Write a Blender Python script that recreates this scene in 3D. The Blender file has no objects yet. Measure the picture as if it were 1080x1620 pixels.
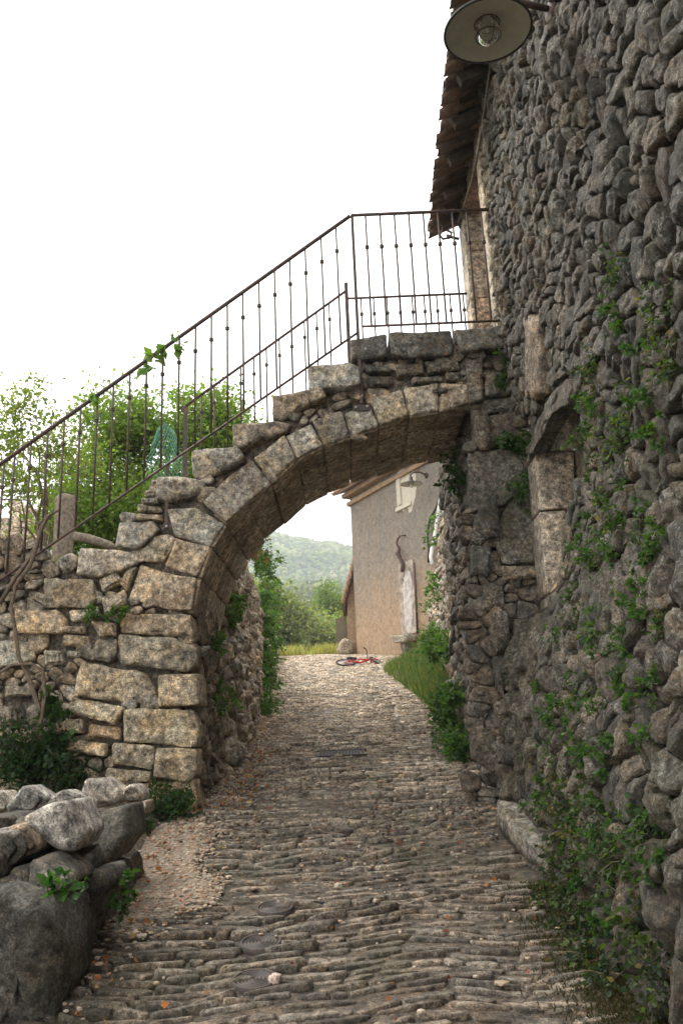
import bpy, bmesh, math, random
import numpy as np
from mathutils import Vector, Matrix, noise, kdtree
R = math.radians
rnd = random.Random(7)
S = bpy.context.scene
COL = S.collection

# ---------------------------------------------------------------- camera, sky, sun, exposure
F_PX = 1312.0; PITCH = 15.6; ROLL = -2.4
EYE = Vector((0, 0, 1.6))
_p, _r = R(PITCH), R(ROLL)
_F = Vector((0, math.cos(_p), math.sin(_p))); _U = Vector((0, -math.sin(_p), math.cos(_p))); _R = Vector((1, 0, 0))
_R2 = math.cos(_r)*_R + math.sin(_r)*_U; _U2 = -math.sin(_r)*_R + math.cos(_r)*_U
cd = bpy.data.cameras.new('camera'); cam = bpy.data.objects.new('camera', cd); COL.objects.link(cam)
cam.matrix_world = Matrix(((_R2.x, _U2.x, -_F.x, 0), (_R2.y, _U2.y, -_F.y, 0), (_R2.z, _U2.z, -_F.z, EYE.z), (0, 0, 0, 1)))
cd.sensor_fit = 'VERTICAL'; cd.sensor_height = 24; cd.lens = 24*F_PX/1620
cd.clip_start = 0.05; cd.clip_end = 6000
S.camera = cam
W = bpy.data.worlds.new('World'); S.world = W; W.use_nodes = True
nt = W.node_tree; nt.nodes.clear()
out = nt.nodes.new('ShaderNodeOutputWorld'); bg = nt.nodes.new('ShaderNodeBackground'); sk = nt.nodes.new('ShaderNodeTexSky')
SUN_EL, SUN_AZ = 56, 308      # azimuth clockwise from +Y (the way the lane runs): ahead and to the left
sk.sky_type = 'NISHITA'; sk.sun_disc = False; sk.sun_elevation = R(SUN_EL); sk.sun_rotation = R(SUN_AZ)
sk.dust_density = 3.0
hs = nt.nodes.new('ShaderNodeHueSaturation'); hs.inputs['Saturation'].default_value = 0.3
mx = nt.nodes.new('ShaderNodeMixRGB'); mx.inputs[0].default_value = 0.8; mx.inputs[2].default_value = (13.6, 13.2, 12.6, 1)
nt.links.new(sk.outputs[0], hs.inputs['Color']); nt.links.new(hs.outputs[0], mx.inputs[1])
nt.links.new(mx.outputs[0], bg.inputs[0]); bg.inputs[1].default_value = 0.12; nt.links.new(bg.outputs[0], out.inputs[0])
sl = bpy.data.lights.new('sun', 'SUN'); sl.energy = 1.5; sl.angle = R(11); sl.color = (1, .95, .87)
so = bpy.data.objects.new('sun', sl); COL.objects.link(so)
sd = Vector((math.sin(R(SUN_AZ))*math.cos(R(SUN_EL)), math.cos(R(SUN_AZ))*math.cos(R(SUN_EL)), math.sin(R(SUN_EL))))
so.rotation_euler = sd.to_track_quat('Z', 'Y').to_euler()
so.location = (-4, -4, 12)
S.view_settings.view_transform = 'Standard'; S.view_settings.look = 'None'
S.view_settings.exposure = 0.92; S.view_settings.gamma = 1
S.render.engine = 'CYCLES'
S.cycles.max_bounces = 6; S.cycles.diffuse_bounces = 4; S.cycles.transmission_bounces = 4; S.cycles.transparent_max_bounces = 8
S.cycles.volume_bounces = 1; S.cycles.use_denoising = True

# ---------------------------------------------------------------- pixel geometry helpers (photo pixels -> points in the place)
def ray(x, y):
    x, y = float(x), float(y); return _F + (x-540)/F_PX*_R2 - (y-810)/F_PX*_U2
def on_y(x, y, Y): d = ray(x, y); return EYE + d*(Y/d.y)
def on_x(x, y, X): d = ray(x, y); return EYE + d*(X/d.x)
def on_g(x, y): d = ray(x, y); return EYE + d*(-1.6/(d.z-.16*d.y))
def proj(P):
    v = Vector(P)-EYE; z = v.dot(_F)
    if z < .1: return (-9999, -9999, z)
    return 540+F_PX*v.dot(_R2)/z, 810-F_PX*v.dot(_U2)/z, z
def smooth(t): t = max(0., min(1., t)); return t*t*(3-2*t)
def lerp(a, b, t): return a+(b-a)*t
def interp(x, pts):
    if x <= pts[0][0]: return pts[0][1]
    for (a, va), (b, vb) in zip(pts, pts[1:]):
        if x <= b: return lerp(va, vb, (x-a)/(b-a))
    return pts[-1][1]
def inside(p, poly):
    x, y = p[0], p[1]; c = False; j = len(poly)-1
    for i in range(len(poly)):
        xi, yi = poly[i][0], poly[i][1]; xj, yj = poly[j][0], poly[j][1]
        if (yi > y) != (yj > y) and x < (xj-xi)*(y-yi)/(yj-yi)+xi: c = not c
        j = i
    return c

# ---------------------------------------------------------------- materials
def new_mat(name):
    m = bpy.data.materials.new(name); m.use_nodes = True
    n = m.node_tree; b = n.nodes['Principled BSDF']; return m, n, b
def N(n, t, **k):
    o = n.nodes.new(t)
    for a, v in k.items():
        if a.startswith('_'): setattr(o, a[1:], v)
        else: o.inputs[a.replace('_', ' ')].default_value = v
    return o
def ramp(n, src, stops):
    r = n.nodes.new('ShaderNodeValToRGB'); n.links.new(src, r.inputs[0])
    e = r.color_ramp.elements
    e[0].position, e[0].color = stops[0][0], (*stops[0][1], 1); e[1].position, e[1].color = stops[-1][0], (*stops[-1][1], 1)
    for p, c in stops[1:-1]:
        q = e.new(p); q.color = (*c, 1)
    return r.outputs[0]
def g3(v): return (v, v, v)
def mix(n, a, b, fac, mode='MIX'):
    m = n.nodes.new('ShaderNodeMixRGB'); m.blend_type = mode
    for i, s in ((0, fac), (1, a), (2, b)):
        if isinstance(s, (int, float)): m.inputs[i].default_value = s
        elif isinstance(s, tuple): m.inputs[i].default_value = (*s[:3], 1)
        else: n.links.new(s, m.inputs[i])
    return m.outputs[0]
def coords(n):
    g = n.nodes.new('ShaderNodeNewGeometry'); return g.outputs['Position']
def noise_tex(n, co, scale, detail=6, rough=.6, dist=0):
    t = N(n, 'ShaderNodeTexNoise', Scale=scale, Detail=detail, Roughness=rough, Distortion=dist); n.links.new(co, t.inputs['Vector'])
    return t.outputs['Fac']
def bump(n, h, strength, dist, normal=None):
    b = N(n, 'ShaderNodeBump', Strength=strength, Distance=dist); n.links.new(h, b.inputs['Height'])
    if normal: n.links.new(normal, b.inputs['Normal'])
    return b.outputs[0]
def stone_mat(name, lichen=.5, dark=.5, orange=0., moss=0., bs=1., scale=1., ochre=.35):
    m, n, b = new_mat(name); co = coords(n)
    at = N(n, 'ShaderNodeAttribute', _attribute_name='tint')
    c = at.outputs['Color']
    big = noise_tex(n, co, 3.3*scale, 5, .6); mid = noise_tex(n, co, 19*scale, 9, .74); fine = noise_tex(n, co, 110*scale, 6, .75)
    c = mix(n, c, ramp(n, mid, [(.36, g3(.14)), (.5, g3(.9)), (.64, g3(2.0))]), 1, 'MULTIPLY')
    pit = N(n, 'ShaderNodeTexVoronoi', Scale=62*scale); n.links.new(co, pit.inputs['Vector'])
    c = mix(n, c, ramp(n, pit.outputs['Distance'], [(.12, g3(.35)), (.3, g3(1.0)), (.8, g3(1.15))]), .7, 'MULTIPLY')
    c = mix(n, c, ramp(n, fine, [(.36, g3(.3)), (.64, g3(1.7))]), 1, 'MULTIPLY')
    c = mix(n, c, ramp(n, big, [(.35, g3(.62)), (.65, g3(1.35))]), 1, 'MULTIPLY')
    oc = noise_tex(n, co, 5.5*scale, 9, .72)
    c = mix(n, c, mix(n, c, (1.26, 1.0, .66), 1, 'MULTIPLY'), mix(n, ramp(n, oc, [(.46, g3(0)), (.6, g3(1))]), g3(ochre*1.6), 1, 'MULTIPLY'))
    lz = noise_tex(n, co, 34*scale, 10, .8, .1)
    lm = mix(n, ramp(n, lz, [(.53, g3(0)), (.6, g3(1))]), ramp(n, big, [(.4, g3(0)), (.62, g3(1))]), 1, 'MULTIPLY')
    c = mix(n, c, (.50, .48, .42), mix(n, lm, g3(lichen), 1, 'MULTIPLY'))
    dz = noise_tex(n, co, 23*scale, 9, .78, .1)
    dm = mix(n, ramp(n, dz, [(.5, g3(0)), (.64, g3(1))]), ramp(n, big, [(.38, g3(1)), (.6, g3(0.1))]), 1, 'MULTIPLY')
    c = mix(n, c, (.035, .033, .028), mix(n, dm, g3(dark), 1, 'MULTIPLY'))
    if orange:
        oz = noise_tex(n, co, 28*scale, 8, .75, .1); ob = noise_tex(n, co, 2.1, 3, .5)
        om = mix(n, ramp(n, oz, [(.56, g3(0)), (.63, g3(1))]), ramp(n, ob, [(.42, g3(0)), (.55, g3(1))]), 1, 'MULTIPLY')
        c = mix(n, c, (.36, .17, .04), mix(n, om, g3(orange), 1, 'MULTIPLY'))
    if moss:
        mz = noise_tex(n, co, 1.6, 6, .65); c = mix(n, c, (.045, .06, .016), mix(n, ramp(n, mz, [(.52, g3(0)), (.66, g3(1))]), g3(moss), 1, 'MULTIPLY'))
    n.links.new(c, b.inputs['Base Color']); b.inputs['Roughness'].default_value = .72; b.inputs['Specular IOR Level'].default_value = .5
    vo = N(n, 'ShaderNodeTexVoronoi', Scale=38*scale); n.links.new(co, vo.inputs['Vector'])
    cr = noise_tex(n, co, 9*scale, 12, .82, .2)
    h = mix(n, mid, fine, .3); h = mix(n, h, vo.outputs['Distance'], .2); h = mix(n, h, cr, .45)
    n.links.new(bump(n, h, 1.0, .075*bs/scale), b.inputs['Normal'])
    return m
M_wall = stone_mat('dark_rubble_limestone', .9, .8, 0, .4, 1.7)
M_pier = stone_mat('warm_limestone', .35, .45, .12, .05, 1.0)
M_arch = stone_mat('dressed_limestone_with_lichen', .55, .55, .75, 0, .8)
M_soff = stone_mat('sheltered_limestone', .15, .3, 0, 0, .5, 1., .2)
M_cob = stone_mat('worn_cobble_limestone', .6, .55, 0, .3, .7, 1.3, .2)
M_pale = stone_mat('freshly_broken_limestone', .6, .12, 0, 0, .6, 1., .15)
M_mortar = stone_mat('earth_mortar', .12, .5, 0, .25, 1.4)
M_earth = stone_mat('packed_earth', .1, .3, 0, .3, .8)
def simple(name, col, rough=.6, metal=0., var=.25, scale=20, bs=.003, spec=.4):
    m, n, b = new_mat(name); co = coords(n)
    t = noise_tex(n, co, scale, 6, .7)
    c = mix(n, tuple(col), ramp(n, t, [(.3, g3(1-var*1.4)), (.7, g3(1+var))]), 1, 'MULTIPLY')
    n.links.new(c, b.inputs['Base Color']); b.inputs['Roughness'].default_value = rough; b.inputs['Metallic'].default_value = metal
    b.inputs['Specular IOR Level'].default_value = spec
    if bs: n.links.new(bump(n, t, .8, bs), b.inputs['Normal'])
    return m
def rust_mat(name, col, rust, amt=.5):
    m, n, b = new_mat(name); co = coords(n)
    t = noise_tex(n, co, 22, 8, .75, .6)
    c = mix(n, tuple(col), tuple(rust), ramp(n, t, [(.6-amt*.3, g3(0)), (.75-amt*.3, g3(1))]))
    n.links.new(c, b.inputs['Base Color']); b.inputs['Roughness'].default_value = .62; b.inputs['Specular IOR Level'].default_value = .35
    n.links.new(bump(n, t, .5, .002), b.inputs['Normal']); return m
M_iron = rust_mat('dark_wrought_iron', (.045, .034, .032), (.13, .06, .04), .45)
M_cast = rust_mat('cast_iron_cover', (.05, .043, .04), (.10, .07, .055), .4)
M_bark = simple('vine_bark', (.15, .115, .085), .95, 0, .5, 40, .01, .1)
M_wood = simple('weathered_wood', (.20, .165, .13), .9, 0, .5, 25, .01, .1)
M_tile = None
def tint_mat(name, rough=.8, var=.3, scale=14, bs=.006, spec=.25):
    m, n, b = new_mat(name); co = coords(n)
    at = N(n, 'ShaderNodeAttribute', _attribute_name='tint')
    t = noise_tex(n, co, scale, 8, .72)
    c = mix(n, at.outputs['Color'], ramp(n, t, [(.3, g3(1-var*1.5)), (.7, g3(1+var))]), 1, 'MULTIPLY')
    n.links.new(c, b.inputs['Base Color']); b.inputs['Roughness'].default_value = rough; b.inputs['Specular IOR Level'].default_value = spec
    n.links.new(bump(n, t, .9, bs), b.inputs['Normal']); return m
M_tile = tint_mat('fired_clay_tile', .85, .4, 16, .01)
M_pebble = tint_mat('gravel_pebble', .9, .2, 60, .002)
def leaf_mat(name, trans=.45, rough=.55):
    m, n, b = new_mat(name)
    at = N(n, 'ShaderNodeAttribute', _attribute_name='tint')
    n.links.new(at.outputs['Color'], b.inputs['Base Color']); b.inputs['Roughness'].default_value = rough; b.inputs['Specular IOR Level'].default_value = .3
    tr = n.nodes.new('ShaderNodeBsdfTranslucent')
    c = mix(n, at.outputs['Color'], (1.35, 1.5, .55), 1, 'MULTIPLY'); n.links.new(c, tr.inputs[0])
    ms = n.nodes.new('ShaderNodeMixShader'); ms.inputs[0].default_value = trans
    n.links.new(b.outputs[0], ms.inputs[1]); n.links.new(tr.outputs[0], ms.inputs[2])
    n.links.new(ms.outputs[0], n.nodes['Material Output'].inputs['Surface']); return m
M_leaf = leaf_mat('green_leaf', .5); M_dry = leaf_mat('dry_leaf', .2, .8); M_grass = leaf_mat('grass_blade', .4, .6)
# far forest crowns
def forest_mat():
    m, n, b = new_mat('far_tree_crown'); co = coords(n)
    at = N(n, 'ShaderNodeAttribute', _attribute_name='tint')
    t = noise_tex(n, co, .9, 8, .8)
    c = mix(n, at.outputs['Color'], ramp(n, t, [(.35, g3(.45)), (.65, g3(1.6))]), 1, 'MULTIPLY')
    n.links.new(c, b.inputs['Base Color']); b.inputs['Roughness'].default_value = 1; b.inputs['Specular IOR Level'].default_value = 0
    n.links.new(bump(n, t, 1, 1.2), b.inputs['Normal']); return m
M_forest = forest_mat()
# stucco
def stucco_mat(name, col, stain, gray_top=0.):
    m, n, b = new_mat(name); co = coords(n)
    mp = N(n, 'ShaderNodeMapping'); mp.inputs['Scale'].default_value = (2.2, 2.2, .35); n.links.new(co, mp.inputs[0])
    st = noise_tex(n, mp.outputs[0], 1.3, 9, .75, .3); pn = noise_tex(n, co, .55, 6, .6, .5); fine = noise_tex(n, co, 7, 10, .9)
    sp = N(n, 'ShaderNodeSeparateXYZ'); n.links.new(co, sp.inputs[0])
    hg = N(n, 'ShaderNodeMapRange'); hg.inputs[1].default_value = 5.2; hg.inputs[2].default_value = 7.2; n.links.new(sp.outputs[2], hg.inputs[0])
    f = mix(n, ramp(n, st, [(.42, g3(0)), (.56, g3(1))]), ramp(n, pn, [(.35, g3(0)), (.6, g3(1))]), .5)
    f = mix(n, f, hg.outputs[0], gray_top*.75)
    c = mix(n, tuple(col), tuple(stain), f)
    c = mix(n, c, ramp(n, fine, [(.36, g3(.55)), (.64, g3(1.45))]), 1, 'MULTIPLY')
    n.links.new(c, b.inputs['Base Color']); b.inputs['Roughness'].default_value = .95; b.inputs['Specular IOR Level'].default_value = .15
    n.links.new(bump(n, fine, 1, .03), b.inputs['Normal']); return m
M_stucco = stucco_mat('ochre_stucco_with_grey_stains', (.36, .25, .16), (.205, .183, .158), 1.0)
M_plain = stucco_mat('ochre_stucco', (.40, .26, .15), (.26, .19, .13), 0)
M_white = simple('flaking_white_render', (.46, .42, .385), .9, 0, .35, 6, .01, .2)
M_cream = simple('cream_window_surround', (.50, .46, .37), .8, 0, .1, 8, .003, .2)

# ---------------------------------------------------------------- mesh builder
class MB:
    def __init__(s): s.v = []; s.f = []; s.c = []
    def add(s, vs, fs, col=(1, 1, 1)):
        o = len(s.v); s.v.extend(vs); s.f.extend([tuple(i+o for i in f) for f in fs])
        if isinstance(col, list): s.c.extend(col)
        else: s.c.extend([col]*len(vs))
    def join(s, m): s.add(m.v, m.f, list(m.c))
    def build(s, name, mat, parent=None, flat=False, kind=None):
        me = bpy.data.meshes.new(name); me.from_pydata([tuple(v) for v in s.v], [], s.f)
        a = me.color_attributes.new('tint', 'FLOAT_COLOR', 'POINT')
        c = np.ones((len(s.v), 4), dtype=np.float32); c[:, :3] = np.array(s.c, dtype=np.float32).reshape(-1, 3)
        a.data.foreach_set('color', c.ravel())
        me.materials.append(mat)
        if not flat: me.polygons.foreach_set('use_smooth', [True]*len(me.polygons))
        return link(name, me, parent, kind)
def link(name, me, parent=None, kind=None):
    o = bpy.data.objects.new(name, me); COL.objects.link(o)
    if parent: put(o, parent)
    if kind: o['kind'] = kind
    return o
ORIG = {}
def put(o, parent):
    o.parent = parent
    off = ORIG.get(parent.name, Vector((0, 0, 0)))
    o.location = -off                       # meshes are built in world coordinates
def empty(name, loc, label, cat, group=None):
    o = bpy.data.objects.new(name, None); COL.objects.link(o); o.location = loc; o.empty_display_size = .2
    ORIG[o.name] = Vector(loc); o['label'] = label; o['category'] = cat
    if group: o['group'] = group
    return o
def tag(o, label, cat, group=None):
    o['label'] = label; o['category'] = cat
    if group: o['group'] = group
    return o
def from_np(name, V, Fc, C, mat, parent=None, kind=None, flat=False):
    me = bpy.data.meshes.new(name)
    nv, nf, k = len(V), len(Fc), Fc.shape[1]
    me.vertices.add(nv); me.vertices.foreach_set('co', V.astype(np.float32).ravel())
    me.loops.add(nf*k); me.loops.foreach_set('vertex_index', Fc.astype(np.int32).ravel())
    me.polygons.add(nf); me.polygons.foreach_set('loop_start', np.arange(0, nf*k, k, dtype=np.int32))
    if not flat: me.polygons.foreach_set('use_smooth', np.ones(nf, dtype=bool))
    me.update(calc_edges=True)
    a = me.color_attributes.new('tint', 'FLOAT_COLOR', 'POINT'); c = np.ones((nv, 4), dtype=np.float32); c[:, :3] = C
    a.data.foreach_set('color', c.ravel()); me.materials.append(mat)
    return link(name, me, parent, kind)
def tube_into(mb, pts, rad, n=8, col=(1, 1, 1), cap=True):
    pts = [Vector(p) for p in pts]
    rads = rad if isinstance(rad, (list, tuple)) else [rad]*len(pts)
    vs, fs = [], []; up = Vector((0, 0, 1)); prev = None
    for i, p in enumerate(pts):
        t = (pts[min(i+1, len(pts)-1)]-pts[max(i-1, 0)]).normalized()
        a = t.cross(up) if prev is None else prev-t*prev.dot(t)
        if a.length < 1e-4: a = t.cross(Vector((1, 0, 0)))
        a.normalize(); b = t.cross(a); prev = a
        for k in range(n):
            w = 2*math.pi*k/n; vs.append(p+(a*math.cos(w)+b*math.sin(w))*rads[i])
    for i in range(len(pts)-1):
        for k in range(n):
            fs.append((i*n+k, i*n+(k+1) % n, (i+1)*n+(k+1) % n, (i+1)*n+k))
    if cap:
        fs.append(tuple(range(n))[::-1]); fs.append(tuple((len(pts)-1)*n+k for k in range(n)))
    mb.add(vs, fs, col)
def tube(name, pts, rad, mat, parent=None, n=8):
    m = MB(); tube_into(m, pts, rad, n); return m.build(name, mat, parent)
def box_into(mb, c, s, rot=None, col=(1, 1, 1)):
    vs = []
    for x in (-1, 1):
        for y in (-1, 1):
            for z in (-1, 1):
                v = Vector((x*s[0]/2, y*s[1]/2, z*s[2]/2))
                if rot is not None: v = rot @ v
                vs.append(Vector(c)+v)
    mb.add(vs, [(0, 1, 3, 2), (4, 6, 7, 5), (0, 4, 5, 1), (2, 3, 7, 6), (0, 2, 6, 4), (1, 5, 7, 3)], col)
def bevel(o, w=.004, seg=2):
    md = o.modifiers.new('bevel', 'BEVEL'); md.width = w; md.segments = seg; md.limit_method = 'ANGLE'; return o
def lathe_into(mb, prof, c, n=24, axis=None, col=(1, 1, 1), seg=None):
    rot = axis.to_track_quat('Z', 'Y').to_matrix() if axis is not None else Matrix.Identity(3)
    vs = []
    for r, z in prof:
        for k in range(n):
            a = 2*math.pi*k/n; vs.append(Vector(c)+rot @ Vector((r*math.cos(a), r*math.sin(a), z)))
    fs = [(i*n+k, i*n+(k+1) % n, (i+1)*n+(k+1) % n, (i+1)*n+k) for i in range(len(prof)-1) for k in range(n)]
    mb.add(vs, fs, col)

# ---------------------------------------------------------------- stones
def resample(poly, n, rounding=2):
    P = [Vector((p[0], p[1])) for p in poly]
    for _ in range(rounding):
        Q = []
        for i in range(len(P)):
            a, b = P[i], P[(i+1) % len(P)]; Q += [a.lerp(b, .2), a.lerp(b, .8)]
        P = Q
    L = [0]
    for i in range(len(P)): L.append(L[-1]+(P[(i+1) % len(P)]-P[i]).length)
    out = []; j = 0
    for k in range(n):
        t = L[-1]*k/n
        while L[j+1] < t: j += 1
        out.append(P[j].lerp(P[(j+1) % len(P)], (t-L[j])/max(1e-9, L[j+1]-L[j])))
    return out
def resample_sharp(poly, n, cut=.012):
    P = [Vector((p[0], p[1])) for p in poly]; Q = []
    for i in range(len(P)):
        a, b, c = P[i-1], P[i], P[(i+1) % len(P)]
        ka, kc = min(.3, cut/max(1e-6, (a-b).length)), min(.3, cut/max(1e-6, (c-b).length))
        Q += [b.lerp(a, ka), b.lerp(c, kc)]
    per = sum((Q[(i+1) % len(Q)]-Q[i]).length for i in range(len(Q))); out = []
    for i in range(len(Q)):
        a, b = Q[i], Q[(i+1) % len(Q)]; k = max(1, round((b-a).length/per*n))
        out += [a.lerp(b, j/k) for j in range(k)]
    return out
def area_c(P):
    A = cx = cy = 0
    for i in range(len(P)):
        x0, y0 = P[i]; x1, y1 = P[(i+1) % len(P)]; k = x0*y1-x1*y0
        A += k; cx += (x0+x1)*k; cy += (y0+y1)*k
    A /= 2
    if abs(A) < 1e-9: return 1e-9, Vector(P[0])
    return A, Vector((cx/(6*A), cy/(6*A)))
ROUND = [(.95, None), (1.0, 0.0), (.985, .4), (.93, .72), (.82, .92), (.64, 1.0), (.42, 1.04), (.2, 1.04)]
BLOCK = [(-.004, None), (0, .0), (0, .5), (-.003, .78), (-.012, .97), (-.03, 1.03), (.72, 1.06), (.5, 1.06), (.25, 1.05)]
def stone(poly, M, h=.06, back=.1, n=16, prof=ROUND, rough=.16, col=(.3, .28, .25), inset=0., tilt=.5, freq=None, r2=2):
    """one stone: outline in surface coordinates, M(u, v, w) -> point in space, w = how far it stands proud"""
    B = resample_sharp(poly, n) if r2 == 1 else resample(poly, n, r2)
    n = len(B); A, c = area_c(B)
    if A < 0: B.reverse(); A = -A
    rr = math.sqrt(A/math.pi)
    s0 = max(.5, 1-inset/rr)
    ta, tb = rnd.uniform(-1, 1)*tilt*h/rr, rnd.uniform(-1, 1)*tilt*h/rr
    sd = Vector((rnd.uniform(0, 99), rnd.uniform(0, 99), rnd.uniform(0, 99)))
    fq = freq or 1.1/rr; amp = rough*rr
    vs = []
    for s, w in prof:
        for b in B:
            if s <= 0:
                e = c-b; q = b+e*min(.6, (-s+inset)/max(e.length, 1e-6))
            else: q = c+(b-c)*(s*s0)
            if w is None: vs.append(M(q.x, q.y, -back))
            else:
                e = q-c; p = M(q.x, q.y, w*h+(ta*e.x+tb*e.y)*min(1, w*1.3))
                nv = noise.noise_vector(p*fq+sd)*amp+noise.noise_vector(p*fq*2.7+sd)*amp*.6+noise.noise_vector(p*fq*6.5+sd)*amp*.38
                vs.append(p+nv*(.45 if w == 0 else 1))
    p = M(c.x, c.y, prof[-1][1]*h); vs.append(p+noise.noise_vector(p*fq+sd)*amp)
    m = len(prof); fs = []
    for i in range(m-1):
        for k in range(n): fs.append((i*n+k, i*n+(k+1) % n, (i+1)*n+(k+1) % n, (i+1)*n+k))
    for k in range(n): fs.append(((m-1)*n+k, (m-1)*n+(k+1) % n, m*n))
    fs.append(tuple(range(n))[::-1])
    o = MB(); o.add(vs, fs, col); o.p = p; o.rr = rr
    return o
def vary(c, a=.25, w=.05):
    k = 1+rnd.uniform(-a, a); h = rnd.uniform(-w, w)
    return (c[0]*k*(1.03+h), c[1]*k, c[2]*k*(.95-h))
def score(m):
    x, y, z = proj(m.p)
    if z < .2 or x < -60 or x > 1140 or y < -60 or y > 1680: return 0
    return m.rr/z
def emit(stones, name, mat, parent, limit=300, rest='small_stones'):
    """the largest in the photo as parts, the rest as one 'stuff' part"""
    st = sorted(stones, key=score, reverse=True)
    for m in st[:limit]:
        if score(m) > 0 or len(st) <= limit: m.build(name, mat, parent); m.done = True
    R_ = MB(); k = 0
    for m in st:
        if not hasattr(m, 'done'): R_.join(m); k += 1
    if k: R_.build(rest, mat, parent, kind='stuff')
def voronoi(seeds, asp, bound):
    """cells of anisotropic seeds; asp scales v"""
    kd = kdtree.KDTree(len(seeds))
    for i, s in enumerate(seeds): kd.insert((s[0], s[1]*asp, 0), i)
    kd.balance(); cells = []
    for i, s in enumerate(seeds):
        p = Vector((s[0], s[1]*asp)); b = bound
        poly = [Vector((p.x-b, p.y-b)), Vector((p.x+b, p.y-b)), Vector((p.x+b, p.y+b)), Vector((p.x-b, p.y+b))]
        for co, j, d in kd.find_n((p.x, p.y, 0), 15):
            if j == i or d < 1e-6: continue
            q = Vector((co.x, co.y)); mid = (p+q)/2; nn = (q-p)
            new = []
            for k in range(len(poly)):
                a, c = poly[k], poly[(k+1) % len(poly)]
                da, dc = (a-mid).dot(nn), (c-mid).dot(nn)
                if da <= 0: new.append(a)
                if (da < 0) != (dc < 0) and abs(da-dc) > 1e-12: new.append(a.lerp(c, da/(da-dc)))
            poly = new
            if len(poly) < 3: break
        cells.append([(a.x, a.y/asp) for a in poly] if len(poly) >= 3 else None)
    return cells
def seeds_rows(u0, u1, v0, v1, du, dv, jit=.32, drop=.12):
    out = []; v = v0; r = 0
    while v < v1:
        hh = dv*rnd.uniform(.75, 1.3); u = u0+rnd.uniform(0, du)
        while u < u1:
            if rnd.random() > drop: out.append((u+rnd.uniform(-jit, jit)*du, v+rnd.uniform(-jit, jit)*dv+.05*math.sin(u*2+r)))
            u += du*rnd.uniform(.6, 1.45)
        v += hh; r += 1
    return out
def rubble(M, u0, u1, v0, v1, du, dv, keep, col, h=(.04, .09), asp=1., n=14, rough=.17, inset=.008, tilt=.8, back=.1, cvar=.3):
    sd = seeds_rows(u0, u1, v0, v1, du, dv)
    sd += [(a+rnd.uniform(-.4, .4)*du, b+rnd.uniform(.3, .5)*dv*rnd.choice((-1, 1))) for a, b in sd if rnd.random() < .22]
    cells = voronoi(sd, asp, max(du, dv*asp)*1.3); out = []
    for s, c in zip(sd, cells):
        if c is None or not keep(*s): continue
        cc = col(*s) if callable(col) else col
        st = stone(c, M, h(*s) if callable(h) else rnd.uniform(*h), back, n, ROUND, rough, vary(cc, cvar, .09), inset, tilt)
        st.uv = s; out.append(st)
    return out
def backing(name, M, u0, u1, v0, v1, step, keep, mat, parent, w=-.03, amp=.03, col=(.14, .125, .105)):
    nu, nv = int((u1-u0)/step)+1, int((v1-v0)/step)+1
    mb = MB(); vs = []
    for j in range(nv+1):
        for i in range(nu+1):
            u, v = u0+(u1-u0)*i/nu, v0+(v1-v0)*j/nv
            p = M(u, v, w); vs.append(p+noise.noise_vector(p*6)*amp)
    fs = []
    for j in range(nv):
        for i in range(nu):
            if keep(u0+(u1-u0)*(i+.5)/nu, v0+(v1-v0)*(j+.5)/nv): a = j*(nu+1)+i; fs.append((a, a+1, a+nu+2, a+nu+1))
    mb.add(vs, fs, col); return mb.build(name, mat, parent)

# ---------------------------------------------------------------- leaves
def leaves_np(P, D, L, Wd, C, seed=0):
    """P base points, D directions, L lengths"""
    g = np.random.default_rng(seed); n = len(P)
    D = D/np.linalg.norm(D, axis=1, keepdims=True)
    r = g.normal(size=(n, 3)); s = np.cross(D, r); s /= np.linalg.norm(s, axis=1, keepdims=True)+1e-9
    nn = np.cross(s, D); L = L[:, None]; w = Wd[:, None]
    V = np.empty((n, 4, 3)); V[:, 0] = P; V[:, 1] = P+D*L*.45+s*w*.5+nn*w*.18; V[:, 2] = P+D*L-nn*L*.1; V[:, 3] = P+D*L*.45-s*w*.5+nn*w*.18
    b = np.arange(n)[:, None]*4
    Fc = np.concatenate([b+np.array([[0, 1, 2]]), b+np.array([[0, 2, 3]])])
    return V.reshape(-1, 3), Fc, np.repeat(C, 4, axis=0)
def leaf_colors(g, n, base, var=.3, pal=None):
    C = np.tile(np.array(base), (n, 1))*(1+g.uniform(-var, var, (n, 1)))
    C[:, 0] *= 1+g.uniform(-.25, .25, n); C[:, 2] *= 1+g.uniform(-.3, .3, n)
    if pal:
        for frac, c in pal:
            k = g.random(n) < frac; C[k] = np.array(c)*(1+g.uniform(-var, var, (k.sum(), 1)))
    return np.clip(C, 0, 1)
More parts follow.
